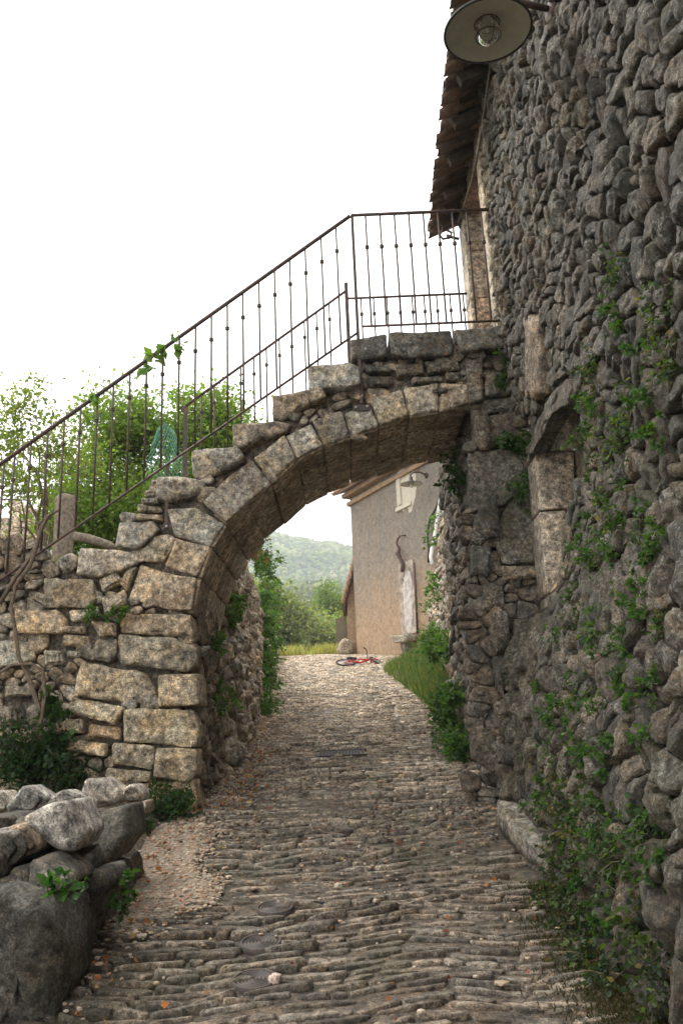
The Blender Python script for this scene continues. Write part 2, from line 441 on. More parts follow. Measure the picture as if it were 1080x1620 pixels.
def tree(name, base, tips, crown_blobs, nclump, nleaf, leaf, colr, label, cat, seed, group=None, trunk_r=.08, clump_r=.28, trans=M_leaf, pal=None, barkcol=M_bark, forks=4):
    """trunk with limbs reaching clusters of leaves spread through a lumpy crown"""
    rs = random.Random(seed); g = np.random.default_rng(seed)
    base = Vector(base); e = empty(name, base, label, cat, group); tb = MB()
    top = Vector(tips)
    limbs = []
    for i in range(forks):
        a = rs.uniform(0, 6.28)
        b = crown_blobs[i % len(crown_blobs)]
        tgt = Vector(b[0])+Vector((rs.uniform(-.4, .4)*b[1], rs.uniform(-.4, .4)*b[1], rs.uniform(-.2, .5)*b[2]))
        pts = []; st = base.lerp(top, rs.uniform(.15, .6))
        for k in range(7):
            t = k/6; q = st.lerp(tgt, t)+Vector((rs.uniform(-1, 1), rs.uniform(-1, 1), rs.uniform(-.5, 1)))*.07*(tgt-st).length*math.sin(3.1*t); pts.append(q)
        tube_into(tb, pts, [trunk_r*.6*(1-.8*k/6) for k in range(7)], 6); limbs += pts[2:]
    tube_into(tb, [base+Vector((rs.uniform(-.04, .04), 0, 0))+(top-base)*t for t in (0, .25, .5, .75, 1)], [trunk_r*1.3, trunk_r, trunk_r*.9, trunk_r*.7, trunk_r*.3], 8)
    P = []; Dn = []
    for i in range(nclump):
        b = crown_blobs[rs.randrange(len(crown_blobs))]
        while 1:
            v = Vector((rs.uniform(-1, 1), rs.uniform(-1, 1), rs.uniform(-1, 1)))
            if .25 < v.length < 1: break
        v = v*(v.length**-.35)
        c = Vector(b[0])+Vector((v.x*b[1], v.y*b[1], v.z*b[2]))
        near = min(limbs, key=lambda q: (q-c).length)
        tube_into(tb, [near, near.lerp(c, .5)+Vector((0, 0, -.05)), c], [trunk_r*.16, trunk_r*.1, trunk_r*.04], 4, cap=False)
        k = int(nleaf*rs.uniform(.4, 1.5)); cr = clump_r*rs.uniform(.6, 1.4)
        q = g.normal(size=(k, 3))*cr*.55*np.array([1, 1, .75])+np.array(c); P.append(q)
        d = (q-np.array(c)); d[:, 2] -= cr*.3; Dn.append(d+g.normal(size=(k, 3))*cr*.5)
    P = np.concatenate(P); Dn = np.concatenate(Dn); n = len(P)
    L = leaf*g.uniform(.6, 1.3, n)
    V, Fc, C = leaves_np(P, Dn, L, L*.62, leaf_colors(g, n, colr, .3, pal), seed)
    tb.build('trunk', barkcol, e); from_np('crown', V, Fc, C, trans, e, flat=True)
    return e
def wall_plant(name, pts, nrm, r, n, leaf, colr, label, cat, seed, group=None, droop=.3, mat=None, pal=None, stems=True, along=None):
    """a plant rooted at pts[0]; leaves round every point of pts"""
    g = np.random.default_rng(seed); rs = random.Random(seed); base = Vector(pts[0]); nrm = Vector(nrm).normalized()
    if label: e = empty(name, base, label, cat, group)
    else: e = None
    P = []; D = []
    sb = MB()
    K = len(pts)
    for i, p in enumerate(pts):
        p = Vector(p); m = n//K
        nc = max(3, m//16)
        cs = g.normal(size=(nc, 3))*r*.5+np.array(p)+np.array(nrm)*r*.35
        idx = g.integers(0, nc, m)
        q = cs[idx]+g.normal(size=(m, 3))*r*.18
        # keep in front of the wall
        dn = (q-np.array(p)) @ np.array(nrm); q += np.maximum(0, -dn+.01)[:, None]*np.array(nrm)*1.0
        d = g.normal(size=(m, 3))*.6+np.array(nrm)*.7; d[:, 2] -= droop
        P.append(q); D.append(d)
        if stems:
            for c in cs[:max(4, nc//3)]:
                c = Vector(c); mid = p.lerp(c, .5)+nrm*r*.15+Vector((0, 0, r*.1))
                tube_into(sb, [p-nrm*.02, mid, c], [.003, .0025, .0015], 4, cap=False)
    P = np.concatenate(P); D = np.concatenate(D); k = len(P); L = leaf*g.uniform(.35, 1.3, k)**1.5*1.35
    V, Fc, C = leaves_np(P, D, L, L*.65, leaf_colors(g, k, colr, .35, pal), seed)
    if e:
        if stems: sb.build('stems', M_bark, e, kind='stuff')
        from_np('leaves', V, Fc, C, mat or M_leaf, e, flat=True); return e
    return V, Fc, C
def blades(name, P, h, w, cols, mat, seed, lean=.35, kind='stuff', parent=None):
    g = np.random.default_rng(seed); n = len(P)
    a = g.uniform(0, 6.28, n); s = np.stack([np.cos(a), np.sin(a), np.zeros(n)], 1)
    ln = g.normal(size=(n, 3))*lean; ln[:, 2] = 0
    H = (h*g.uniform(.4, 1.3, n))[:, None]; up = np.array([[0, 0, 1.]])
    V = np.empty((n, 5, 3)); V[:, 0] = P-s*w; V[:, 1] = P+s*w; m = P+up*H*.6+ln*H*.35
    V[:, 2] = m+s*w*.7; V[:, 3] = m-s*w*.7; V[:, 4] = P+up*H*.95+ln*H*1.05
    b = np.arange(n)[:, None]*5
    Fc = np.concatenate([b+np.array([[0, 1, 2]]), b+np.array([[0, 2, 3]]), b+np.array([[3, 2, 4]])])
    return from_np(name, V.reshape(-1, 3), Fc, np.repeat(cols, 5, axis=0), mat, parent, kind, flat=True)

# ================================================================ GROUND AND HILLS
LANE_L = [(-9, -1.6), (3.5, -1.35), (5.3, -1.4), (7.1, -1.3), (8.95, -1.2), (13, -1.43), (20, -1.9), (29, -2.45)]
def lane_z(x, y):
    z = .16*y if y < 27 else .16*27+interp(y-27, [(0, 0), (2, .26), (4, .34), (8, .1), (20, -1.6), (40, -5)])
    return z
RIDGE = lambda x: max(150, min(262, 226-.25*(x+50)))+5*noise.noise(Vector((x*.013, 3, 0)))+3*noise.noise(Vector((x*.04, 8, 0)))
def terr(x, y):
    if y < 27: return .16*y-.35
    z = lane_z(x, y)-.3
    if y > 60:
        z = interp(y, [(60, -.5-.3), (110, 0), (190, 18), (300, 46), (380, 70), (440, 82), (520, 86), (700, 116)])
        z += 9*noise.noise(Vector((x*.008, y*.008, 0)))*smooth((y-80)/150)+2.5*noise.noise(Vector((x*.03, y*.03, 5)))*smooth((y-80)/150)
        if y > 520:
            t = smooth((y-520)/430); z = lerp(z, RIDGE(x), t)
        if y > 960: z -= (y-960)*.25
    else: z = lerp(lane_z(x, y)-.3, -.8, smooth((y-40)/20))
    return z
def build_terrain():
    xs = [-1800, -1300, -900, -650, -480]+list(range(-380, 381, 14))+[480, 650, 900, 1300, 1800]
    xs = sorted(set(xs+[-20, -9, -4, 0, 4, 9, 20]))
    ys = [-80, -40, -15, 0, 10, 20, 27, 30, 34, 40, 48, 60, 75, 92]+list(range(110, 1300, 16))+[1400, 1700]
    V = np.array([(x, y, terr(x, y)) for y in ys for x in xs]); nx = len(xs)
    Fc = np.array([(j*nx+i, j*nx+i+1, (j+1)*nx+i+1, (j+1)*nx+i) for j in range(len(ys)-1) for i in range(nx-1)])
    C = np.tile(np.array([.12, .125, .06]), (len(V), 1))
    return from_np('terrain', V, Fc, C, M_forest, kind='structure')
build_terrain()
def build_forest():
    """far-off scrub oak woods that read as one mass"""
    g = np.random.default_rng(3)
    bm = bmesh.new(); bmesh.ops.create_icosphere(bm, subdivisions=2, radius=1); bm.verts.ensure_lookup_table()
    B = np.array([v.co[:] for v in bm.verts]); Fb = np.array([[v.index for v in f.verts] for f in bm.faces]); bm.free()
    bm = bmesh.new(); bmesh.ops.create_icosphere(bm, subdivisions=1, radius=1)
    B1 = np.array([v.co[:] for v in bm.verts]); Fb1 = np.array([[v.index for v in f.verts] for f in bm.faces]); bm.free()
    Vs, Fs, Cs = [], [], []; off = 0
    def put_blob(x, y, r, B, Fb):
        nonlocal off
        z = terr(x, y)
        k = 1+.32*g.normal(size=(len(B), 1)); V = B*k*np.array([r*g.uniform(.8, 1.25), r*g.uniform(.8, 1.25), r*g.uniform(.7, 1.1)])+np.array([x, y, z+r*.5])
        q = noise.noise(Vector((x*.02, y*.02, 1)))
        c = np.array([.115, .15, .045]) if g.random() < .55+q else np.array([.19, .215, .065])
        if g.random() < .12: c = np.array([.26, .25, .15])
        c = c*g.uniform(.7, 1.35)
        C = np.tile(c, (len(B), 1))
        Vs.append(V); Fs.append(Fb+off); Cs.append(C); off += len(B)
    n = 0
    while n < 2600:
        y = g.uniform(85, 470); lo, hi = -.42*y-20, .2*y+10
        x = g.uniform(lo, hi)
        if noise.noise(Vector((x*.03, y*.03, 9))) < -.33: continue
        core = -.16*y < x < .06*y
        if not core and g.random() < .55: continue
        put_blob(x, y, g.uniform(1.6, 3.2), B, Fb); n += 1
    n = 0
    while n < 9500:
        y = 480+495*g.random()**1.5; x = g.uniform(-.3*y, .15*y)
        if noise.noise(Vector((x*.018, y*.018, 4))) < -.6: continue
        put_blob(x, y, g.uniform(1.6, 3.4), B1, Fb1); n += 1
    o = from_np('hillside_woods', np.concatenate(Vs), np.concatenate(Fs), np.concatenate(Cs), M_forest, kind='stuff')
    o['label'] = 'scrub oak woods covering the far hillside'
build_forest()
# haze
def haze():
    m = bpy.data.materials.new('haze'); m.use_nodes = True; n = m.node_tree; n.nodes.clear()
    o = n.nodes.new('ShaderNodeOutputMaterial'); v = n.nodes.new('ShaderNodeVolumePrincipled')
    v.inputs['Color'].default_value = (.80, .88, .97, 1); v.inputs['Density'].default_value = HAZE; v.inputs['Anisotropy'].default_value = .2
    n.links.new(v.outputs[0], o.inputs['Volume'])
    mb = MB(); box_into(mb, (0, 800, 130), (3700, 1900, 330)); ob = mb.build('haze', m, flat=True, kind='stuff')
HAZE = .0006
haze()

# ---------------------------------------------------------------- the lane
lane = None
def lane_sheet():
    mb = MB(); ys = [-9+.0*i for i in range(1)]; y = -9.0; ys = []
    while y < 40: ys.append(y); y += .12 if 2 < y < 16 else .35
    xs = [-3.2+.12*i for i in range(int(7.2/.12)+1)]
    vs = []
    for y in ys:
        for x in xs:
            vs.append(Vector((x, y, lane_z(x, y)+.006+.010*noise.noise(Vector((x*5, y*5, 0)))+.02*noise.noise(Vector((x*1.3, y*1.3, 2))))))
    nx = len(xs)
    fs = [(j*nx+i, j*nx+i+1, (j+1)*nx+i+1, (j+1)*nx+i) for j in range(len(ys)-1) for i in range(nx-1)]
    mb.add(vs, fs, (.115, .092, .07)); return mb.build('lane', M_earth, kind='structure')
lane = lane_sheet()
GRAVEL = [on_g(*p) for p in [(205, 1300), (300, 1300), (330, 1325), (300, 1380), (345, 1400), (350, 1425), (300, 1450), (240, 1455), (200, 1500), (180, 1480)]]
COVERS = [(435, 1443, 22), (413, 1499, 23), (403, 1559, 24)]
cov_c = [on_g(x, y) for x, y, _ in COVERS]; grate_c = on_g(540, 1195)
def cobbles():
    st = []; y = 2.2; k = 0
    while y < 29.5:
        pitch = rnd.uniform(.045, .09)*(1 if y < 12 else 1.3)
        xl, xr = interp(y, LANE_L)-.05, interp(y, [(3, 1.25), (6.5, 1.25), (9, 1.05), (14.8, 1.1), (19.7, .95), (25, 1.9), (29, 2.2)])+.1
        x = xl+rnd.uniform(0, .1); rh = rnd.uniform(.008, .027)
        while x < xr:
            ln = rnd.uniform(.06, .34)*(1 if rnd.random() < .85 else 1.4)
            cx = x+ln/2
            wv = lambda xx: .24*noise.noise(Vector((xx*.6, y*.35, 3)))+.085*noise.noise(Vector((xx*2.0, y*.9, 5)))+.02*noise.noise(Vector((xx*6, y*4, 5)))-.05*math.cos(xx*1.3)
            if inside((cx, y+wv(cx)), GRAVEL) and rnd.random() < .93 and y > 4.2: x += ln; continue
            cy = y+wv(cx)
            if cx > .93 and 4.7 < cy < 6.3: x += ln; continue
            if any((Vector((cx, cy))-c.xy).length < .125 for c in cov_c) or (abs(cx-grate_c.x) < .29 and abs(cy-grate_c.y) < .2): x += .08; continue
            g = .003; d = pitch/2*rnd.uniform(.88, 1.04)
            sl = (wv(x+ln)-wv(x))/ln
            poly = [(-ln/2+g, -d*rnd.uniform(.7, 1)), (ln/2-g, -d*rnd.uniform(.7, 1)), (ln/2-g*2, d*rnd.uniform(.6, 1)), (-ln/2+g*2, d*rnd.uniform(.6, 1))]
            if ln > .25: poly.insert(1, (rnd.uniform(-.04, .04), -d*rnd.uniform(.9, 1.2)))
            # worn and uneven: low in the wheel track, proud near the edges
            worn = .55+.45*smooth(abs(noise.noise(Vector((cx*.6, cy*.25, 11))))*3)
            hh = rh*rnd.uniform(.8, 1.2)*worn; up = rnd.uniform(-.004, .004)+.006
            def Mc(u, v, w, cx=cx, cy=cy, sl=sl, up=up):
                yy = cy+v+sl*u; return Vector((cx+u, yy, lane_z(cx, yy)+w+up-v*.22))
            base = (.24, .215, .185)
            far_light = smooth((cy-4.5)/12); base = (lerp(.175, .54, far_light), lerp(.147, .47, far_light), lerp(.118, .395, far_light))  # open-sky light put into the stone colour: cobbles paler farther up the lane
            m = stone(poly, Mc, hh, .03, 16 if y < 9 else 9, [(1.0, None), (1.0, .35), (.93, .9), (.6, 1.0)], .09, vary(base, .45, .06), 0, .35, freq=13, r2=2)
            st.append(m); x += ln
        y += pitch
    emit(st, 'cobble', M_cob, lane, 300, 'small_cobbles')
cobbles()
def gravel():
    g = random.Random(5); st = MB(); k = 0
    bm = bmesh.new(); bmesh.ops.create_icosphere(bm, subdivisions=1, radius=1)
    B = [v.co.copy() for v in bm.verts]; Fb = [tuple(v.index for v in f.verts) for f in bm.faces]; bm.free()
    xs = [p.x for p in GRAVEL]; ys = [p.y for p in GRAVEL]
    for i in range(14000):
        if i < 9500:
            x, y = g.uniform(min(xs)-.15, max(xs)), g.uniform(min(ys), max(ys)+.3)
            if not inside((x+.1*noise.noise(Vector((x*9, y*9, 0)))-abs(g.gauss(0, .09)), y), GRAVEL): continue
        else:
            y = g.triangular(3.4, 26, 5); x = interp(y, LANE_L)+abs(g.gauss(0, .22)) if g.random() < .7 else g.uniform(-1.3, 1.1)
        r = g.uniform(.004, .014)*(1.7 if g.random() < .12 else 1)
        c = g.choice([(.38, .30, .23), (.34, .28, .22), (.46, .39, .32), (.28, .24, .2), (.36, .23, .16)])
        sc = Vector((g.uniform(.7, 1.4), g.uniform(.7, 1.4), g.uniform(.4, .8)))
        st.add([Vector((x, y, lane_z(x, y)+.028+r*.3))+Vector((b.x*sc.x*r, b.y*sc.y*r, b.z*sc.z*r))*g.uniform(.85, 1.15) for b in B], Fb, vary(c, .2))
    o = st.build('gravel', M_pebble, flat=True, kind='stuff')
gravel()
def gravel_bed():
    P = [Vector((p.x, p.y, lane_z(0, p.y)+.028)) for p in GRAVEL]
    c = sum(P, Vector())/len(P); n = 40; B = resample([(p.x, p.y) for p in P], n, 2); mb = MB(); vs = []
    for s, up in ((1.12, -.03), (1., 0), (.7, .006), (.4, .008)):
        for b in B:
            x, y = c.x+(b.x-c.x)*s, c.y+(b.y-c.y)*s; vs.append(Vector((x, y, lane_z(0, y)+.026+up+.01*noise.noise(Vector((x*9, y*9, 0))))))
    vs.append(Vector((c.x, c.y, lane_z(0, c.y)+.032)))
    fs = [(i*n+k, i*n+(k+1) % n, (i+1)*n+(k+1) % n, (i+1)*n+k) for i in range(3) for k in range(n)]+[(3*n+k, 3*n+(k+1) % n, 4*n) for k in range(n)]
    mb.add(vs, fs, (.25, .205, .16)); mb.build('gravel_patch', M_pebble, kind='structure')
gravel_bed()
up_n = Vector((0, -.16, 1)).normalized()
def covers():
    labs = ['round ringed cast iron cover farthest up the lane, beside the gravel', 'round ringed cast iron cover in the middle of the row of three', 'round ringed cast iron cover lowest on the lane, beside a pale chip of stone']
    for (x, y, r), c, lb in zip(COVERS, cov_c, labs):
        rad = .085; c = c+Vector((0, 0, .026))
        e = empty('valve_cover', c, lb, 'manhole cover', 'round iron covers in the cobbles')
        mb = MB(); lathe_into(mb, [(rad*1.15, -.03), (rad*1.15, .002), (rad*1.02, .003), (rad*1.0, -.004)], c, 32, up_n); mb.build('frame_ring', M_cast, e)
        mb = MB(); pr = [(rad*.98, -.004)]
        for k in range(5):
            q = rad*(.92-.18*k); pr += [(q, -.004), (q-.003, .002), (q-.008, .002), (q-.010, -.004)]
        pr.append((0.002, -.004)); lathe_into(mb, pr, c, 32, up_n); mb.build('lid', M_cast, e)
    c = grate_c+Vector((0, 0, .026)); e = empty('drain_grate', c, 'rectangular patterned iron cover set across the lane under the arch', 'manhole cover')
    rot = up_n.to_track_quat('Z', 'Y').to_matrix()
    ax, ay = Vector((1, 0, 0)), Vector((0, 1, .16)).normalized()
    mb = MB(); vs = []
    box_into(mb, c-up_n*.008, (.50, .30, .014), Matrix((ax, ay, up_n)).transposed()); mb.build('plate', M_cast, e, flat=True)
    mb = MB()
    for i in range(14):
        for j in range(8):
            q = c+ax*(-.22+i*.034)+ay*(-.125+j*.036)+up_n*.002
            box_into(mb, q, (.022, .012, .008), Matrix((ax, ay, up_n)).transposed() @ Matrix.Rotation(R(40 if (i+j) % 2 else -40), 3, 'Z'))
    mb.build('raised_pattern', M_cast, e, flat=True)
    for s in (-1, 1):
        mb = MB(); box_into(mb, c+ay*s*.158, (.54, .016, .02), Matrix((ax, ay, up_n)).transposed()); mb.build('frame', M_cast, e, flat=True)
covers()

# ================================================================ STAIR ARCH
YF, YB = 6.9, 8.2
arch = empty('arch_stairway', (-.6, YF, 1.1), 'old stone stair climbing over a round arch across the cobbled lane', 'stone arch')
def MF(u, v, w): return Vector((u, YF-w, v))           # front face
def pf(*pts, Y=YF): return [(q.x, q.z) for q in (on_y(x, y, Y) for x, y in pts)]
WARM = (.45, .365, .255); GREY = (.32, .29, .24); MID = (.36, .315, .245)
INTR = [(306, 972), (318, 915), (336, 867), (358, 831), (392, 795), (430, 765), (470, 729), (512, 708), (555, 693), (600, 678), (647, 661), (694, 653), (740, 642)]
VOUS = [[(222, 893), (267, 907), (314, 916), (307, 968), (271, 967), (205, 948)],
    [(262, 898), (278, 852), (336, 866), (314, 915)], [(267, 809), (311, 804), (358, 831), (334, 868), (276, 849)],
    [(322, 798), (365, 752), (399, 729), (430, 765), (359, 829)], [(401, 727), (452, 692), (469, 729), (431, 764)],
    [(451, 691), (492, 671), (512, 708), (470, 728)], [(493, 667), (541, 653), (555, 693), (513, 708)],
    [(544, 655), (583, 640), (600, 678), (556, 692)], [(584, 634), (635, 617), (647, 661), (601, 678)],
    [(637, 617), (693, 607), (694, 653), (648, 661)], [(695, 607), (738, 612), (740, 642), (695, 653)]]
STEPS = [[(487, 580), (553, 577), (571, 590), (571, 618), (540, 622), (487, 620)], [(430, 628), (510, 619), (517, 634), (470, 655), (448, 666), (431, 664)],
    [(369, 675), (440, 667), (462, 672), (455, 686), (415, 702), (385, 716), (369, 714)], [(303, 715), (380, 713), (390, 728), (365, 745), (320, 760), (304, 752)],
    [(251, 760), (280, 756), (326, 762), (329, 773), (300, 791), (270, 798), (250, 794)], [(190, 827), (245, 826), (256, 840), (236, 861), (220, 873), (184, 868)],
    [(130, 868), (200, 872), (222, 878), (222, 891), (200, 905), (160, 917), (125, 912)],
    [(553, 540), (611, 533), (614, 569), (573, 576), (554, 574)], [(613, 533), (714, 525), (716, 565), (652, 573), (617, 569)], [(716, 525), (800, 519), (804, 559), (727, 563)]]
BLK = [[(69, 915), (153, 920), (160, 951), (142, 962), (69, 962)], [(27, 966), (95, 965), (109, 982), (107, 1004), (29, 1004)], [(-12, 1013), (58, 1013), (60, 1044), (44, 1051), (-12, 1062)],
    [(162, 947), (200, 933), (204, 956), (171, 978)], [(191, 969), (305, 973), (310, 1009), (191, 1003)], [(192, 1005), (276, 1009), (312, 1017), (312, 1053), (302, 1064), (191, 1053)],
    [(145, 982), (187, 987), (189, 1007), (160, 1009)], [(140, 1031), (156, 1011), (189, 1012), (189, 1036), (178, 1049), (142, 1044)],
    [(133, 1047), (236, 1067), (249, 1093), (249, 1116), (120, 1100)], [(251, 1067), (316, 1066), (319, 1116), (251, 1120)], [(111, 1101), (202, 1120), (187, 1147), (106, 1128)],
    [(198, 1120), (307, 1123), (317, 1147), (312, 1183), (198, 1173)], [(104, 1137), (133, 1138), (138, 1162), (103, 1160)], [(142, 1145), (193, 1150), (195, 1171), (139, 1164)],
    [(102, 1165), (175, 1177), (171, 1198), (103, 1187)], [(180, 1174), (247, 1179), (247, 1209), (240, 1217), (179, 1209)], [(249, 1182), (312, 1184), (313, 1227), (298, 1237), (244, 1230)],
    [(171, 1213), (242, 1221), (242, 1237), (191, 1240), (168, 1227)], [(200, 1241), (311, 1232), (315, 1276), (293, 1290), (249, 1280), (222, 1252)],
    [(104, 1004), (144, 1007), (142, 1027), (102, 1022)], [(73, 1029), (104, 1031), (104, 1053), (73, 1053)], [(107, 991), (138, 991), (138, 1003), (107, 1003)], [(107, 1029), (132, 1030), (131, 1042), (107, 1042)],
    [(0, 1150), (54, 1153), (58, 1172), (52, 1182), (0, 1170)], [(0, 1115), (25, 1118), (30, 1145), (0, 1150)], [(230, 777), (252, 776), (252, 789), (229, 789)], [(221, 801), (258, 803), (258, 812), (220, 813)],
    [(218, 815), (262, 815), (262, 825), (218, 826)], [(224, 790), (254, 790), (254, 799), (224, 800)], [(225, 872), (243, 850), (270, 845), (281, 852), (273, 871), (262, 892), (230, 890)], [(202, 903), (219, 897), (203, 938), (190, 925)],
    [(158, 920), (186, 905), (198, 922), (165, 940)], [(10, 1085), (55, 1085), (58, 1100), (10, 1105)], [(110, 965), (158, 960), (160, 980), (116, 985)]]
RBLK = [[(735, 572), (762, 567), (762, 640), (739, 644)], [(766, 592), (813, 586), (815, 628), (764, 632)], [(761, 634), (816, 630), (815, 652), (760, 657)], [(750, 661), (813, 654), (817, 708), (751, 711)],
    [(740, 714), (815, 710), (831, 762), (798, 803), (762, 807), (748, 813), (739, 790)], [(748, 816), (762, 806), (794, 804), (778, 848), (758, 866), (744, 860)],
    [(798, 803), (839, 762), (851, 811), (860, 893), (794, 893), (778, 848)], [(576, 579), (617, 582), (619, 592), (576, 595)], [(577, 601), (622, 596), (624, 611), (585, 618)],
    [(624, 580), (668, 577), (672, 594), (626, 600)], [(672, 577), (724, 568), (728, 588), (676, 594)], [(650, 600), (700, 597), (702, 606), (650, 612)], [(703, 592), (731, 589), (732, 605), (704, 606)],
    [(745, 862), (775, 866), (778, 890), (770, 915), (744, 910)], [(790, 896), (858, 896), (860, 915), (795, 920)], [(742, 1150), (800, 1152), (828, 1170), (822, 1205), (780, 1225), (745, 1200)],
    [(795, 1050), (862, 1052), (866, 1068), (797, 1070)], [(796, 1074), (864, 1072), (866, 1098), (796, 1094)], [(792, 1105), (868, 1108), (866, 1124), (795, 1124)], [(790, 1128), (850, 1130), (866, 1148), (800, 1148)]]
traced = []
def trace(polys, col, h, mat, name, prof=BLOCK, rough=.05, back=.12, n=28, cv=.14, inset=.004):
    for p in polys:
        q = pf(*p); traced.append(q)
        c = vary(col if not callable(col) else col(p), cv+.08, .10)
        stone(q, MF, h*rnd.uniform(.8, 1.2), back, n, prof, rough, c, inset, .5, freq=7, r2=1).build(name, mat, arch)
trace(VOUS, GREY, .05, M_arch, 'voussoir', rough=.025, cv=.1)
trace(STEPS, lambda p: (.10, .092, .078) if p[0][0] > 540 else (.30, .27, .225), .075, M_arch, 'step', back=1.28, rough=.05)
for p_ in BLK: trace([p_], WARM if p_[0][1] > 1040 and p_[0][0] > 90 else MID, .055, M_pier, 'stone', rough=.10, back=.34 if max(q[0] for q in p_) > 300 else .12)
trace(RBLK, lambda p: (.14, .125, .10), .05, M_wall, 'stone', rough=.05)
# filler rubble on the front face
sil = pf((-260, 770), (-100, 800), (0, 838), (50, 852), (78, 898), (130, 880), (185, 868), (190, 828), (222, 800), (232, 778), (255, 762), (303, 757), (303, 720), (369, 714), (372, 680), (430, 665), (432, 632), (487, 620), (490, 584), (553, 578), (556, 545), (800, 528), (830, 560), (870, 900), (872, 1290), (735, 1290), (738, 645),
         *[(x, y) for x, y in INTR[::-1]], (316, 1290), (-260, 1290))
def in_traced(u, v): return any(inside((u, v), q) for q in traced)
def keepF(u, v):
    a_, b_, _z = proj(MF(u, v, 0))
    if a_ > 836 and 640 < b_ < 965: return False
    return inside((u, v), sil) and not in_traced(u, v)
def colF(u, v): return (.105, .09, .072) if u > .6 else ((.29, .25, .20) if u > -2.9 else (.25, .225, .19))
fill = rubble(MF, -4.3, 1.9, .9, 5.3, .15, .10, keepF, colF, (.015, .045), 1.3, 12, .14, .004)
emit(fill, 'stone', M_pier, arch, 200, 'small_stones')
# solid core (profile extruded through the depth of the stair)
def core():
    bm = bmesh.new()
    cp = pf((-260, 785), (-100, 812), (0, 850), (48, 866), (80, 905), (130, 890), (192, 876), (196, 840), (232, 812), (240, 788), (262, 770), (310, 765), (312, 726), (377, 720), (379, 686), (438, 670), (440, 640), (494, 626), (497, 590), (560, 586), (562, 550), (860, 534), (880, 1310), (790, 1310), (790, 640),
            (740, 630), (694, 643), (647, 651), (600, 668), (555, 683), (512, 698), (466, 720), (424, 757), (385, 787), (350, 824), (327, 862), (306, 912), (285, 972), (285, 1310), (-260, 1310))
    vs = [bm.verts.new((x, YF+.03, z)) for x, z in cp]; f = bm.faces.new(vs)
    r = bmesh.ops.extrude_face_region(bm, geom=[f]); bmesh.ops.translate(bm, verts=[v for v in r['geom'] if isinstance(v, bmesh.types.BMVert)], vec=(0, YB-YF-.08, 0))
    bmesh.ops.triangulate(bm, faces=bm.faces[:]); bmesh.ops.recalc_face_normals(bm, faces=bm.faces[:])
    me = bpy.data.meshes.new('rubble_core'); bm.to_mesh(me); bm.free()
    a = me.color_attributes.new('tint', 'FLOAT_COLOR', 'POINT'); a.data.foreach_set('color', [.16, .14, .115, 1]*len(me.vertices)); me.materials.append(M_mortar)
    link('rubble_core', me, arch)
core()
# soffit stones: along the intrados and through the depth
ip = [Vector(q) for q in pf(*INTR)]
il = [0]
for a, b in zip(ip, ip[1:]): il.append(il[-1]+(b-a).length)
def curve_at(s):
    s = max(0, min(il[-1]-1e-5, s))
    for i in range(len(ip)-1):
        if s <= il[i+1]:
            t = (s-il[i])/(il[i+1]-il[i]); p = ip[i].lerp(ip[i+1], t)
            ts = []
            for j in (i, i+1):
                a = ip[max(0, j-1)]; b = ip[min(len(ip)-1, j+1)]; ts.append((b-a).normalized())
            d = ts[0].lerp(ts[1], t).normalized(); return p, Vector((d.y, -d.x))
def MS(u, v, w):
    p, nn = curve_at(u); return Vector((p.x+nn.x*w, v, p.y+nn.y*w))
for i in range(len(il)-1):
    cuts = [YF-.02]
    y = YF+rnd.uniform(.3, .5)
    while y < YB-.25: cuts.append(y); y += rnd.uniform(.3, .5)
    cuts.append(YB+.05+rnd.uniform(-.03, .08))
    for a, b in zip(cuts, cuts[1:]):
        j = rnd.uniform(-.01, .01)
        poly = [(il[i]+.004, a+.004), (il[i+1]-.004, a+.004), (il[i+1]-.004+j, b-.004), (il[i]+.004+j, b-.004)]
        up = rnd.uniform(-.035, .012) if a > YF else -.012
        M2 = (lambda up: (lambda u, v, w: MS(u, v, w+up)))(up)
        stone(poly, M2, .022, .13, 24, BLOCK, .012, vary((.34, .285, .215), .25, .05), 0, .2, freq=6, r2=1).build('soffit_stone', M_soff, arch)
# side (jamb) faces under the arch
def jamb(X, sgn, y0, y1, ztop, nm):
    def MJ(u, v, w): return Vector((X+sgn*w, u, v))
    kp = lambda u, v: v > .16*u-.1 and v < ztop+.1*(u-YF)
    backing(nm, MJ, y0, y1, .9, ztop+.3, .12, lambda u, v: v < ztop+.28, M_mortar, arch)
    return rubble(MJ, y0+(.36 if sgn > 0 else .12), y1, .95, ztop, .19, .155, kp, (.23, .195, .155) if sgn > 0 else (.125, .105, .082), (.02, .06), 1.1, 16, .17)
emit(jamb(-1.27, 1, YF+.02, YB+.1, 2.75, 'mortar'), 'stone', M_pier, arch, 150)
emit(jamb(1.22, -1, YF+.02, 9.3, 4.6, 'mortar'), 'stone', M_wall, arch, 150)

# ---------------------------------------------------------------- left retaining wall up the lane
lw = empty('retaining_wall', (-1.25, 8.3, 1.3), 'ivy hung rubble wall running up the left side of the lane beyond the arch', 'wall')
def LX(y): return interp(y, [(8.2, -1.28), (8.95, -1.2), (13, -1.43), (20, -1.9), (28.5, -2.42)])
def LT(y): return interp(y, [(8.2, 3.9), (10, 4.0), (12.5, 4.2), (18, 4.25), (26, 4.95), (29, 5.1)])+.08*noise.noise(Vector((y*3, 0, 0)))
def ML(u, v, w): return Vector((LX(u)+w+(v-.16*u)*-.05, u, v))
kp = lambda u, v: .16*u-.05 < v < LT(u)
backing('mortar', ML, 8.2, 28.8, 1.1, 5.2, .2, lambda u, v: v < LT(u)-.1, M_mortar, lw, w=-.02)
emit(rubble(ML, 8.2, 28.8, 1.2, 5.2, .23, .18, kp, (.33, .285, .23), (.04, .1), 1.1, 14, .18), 'stone', M_pier, lw, 300)
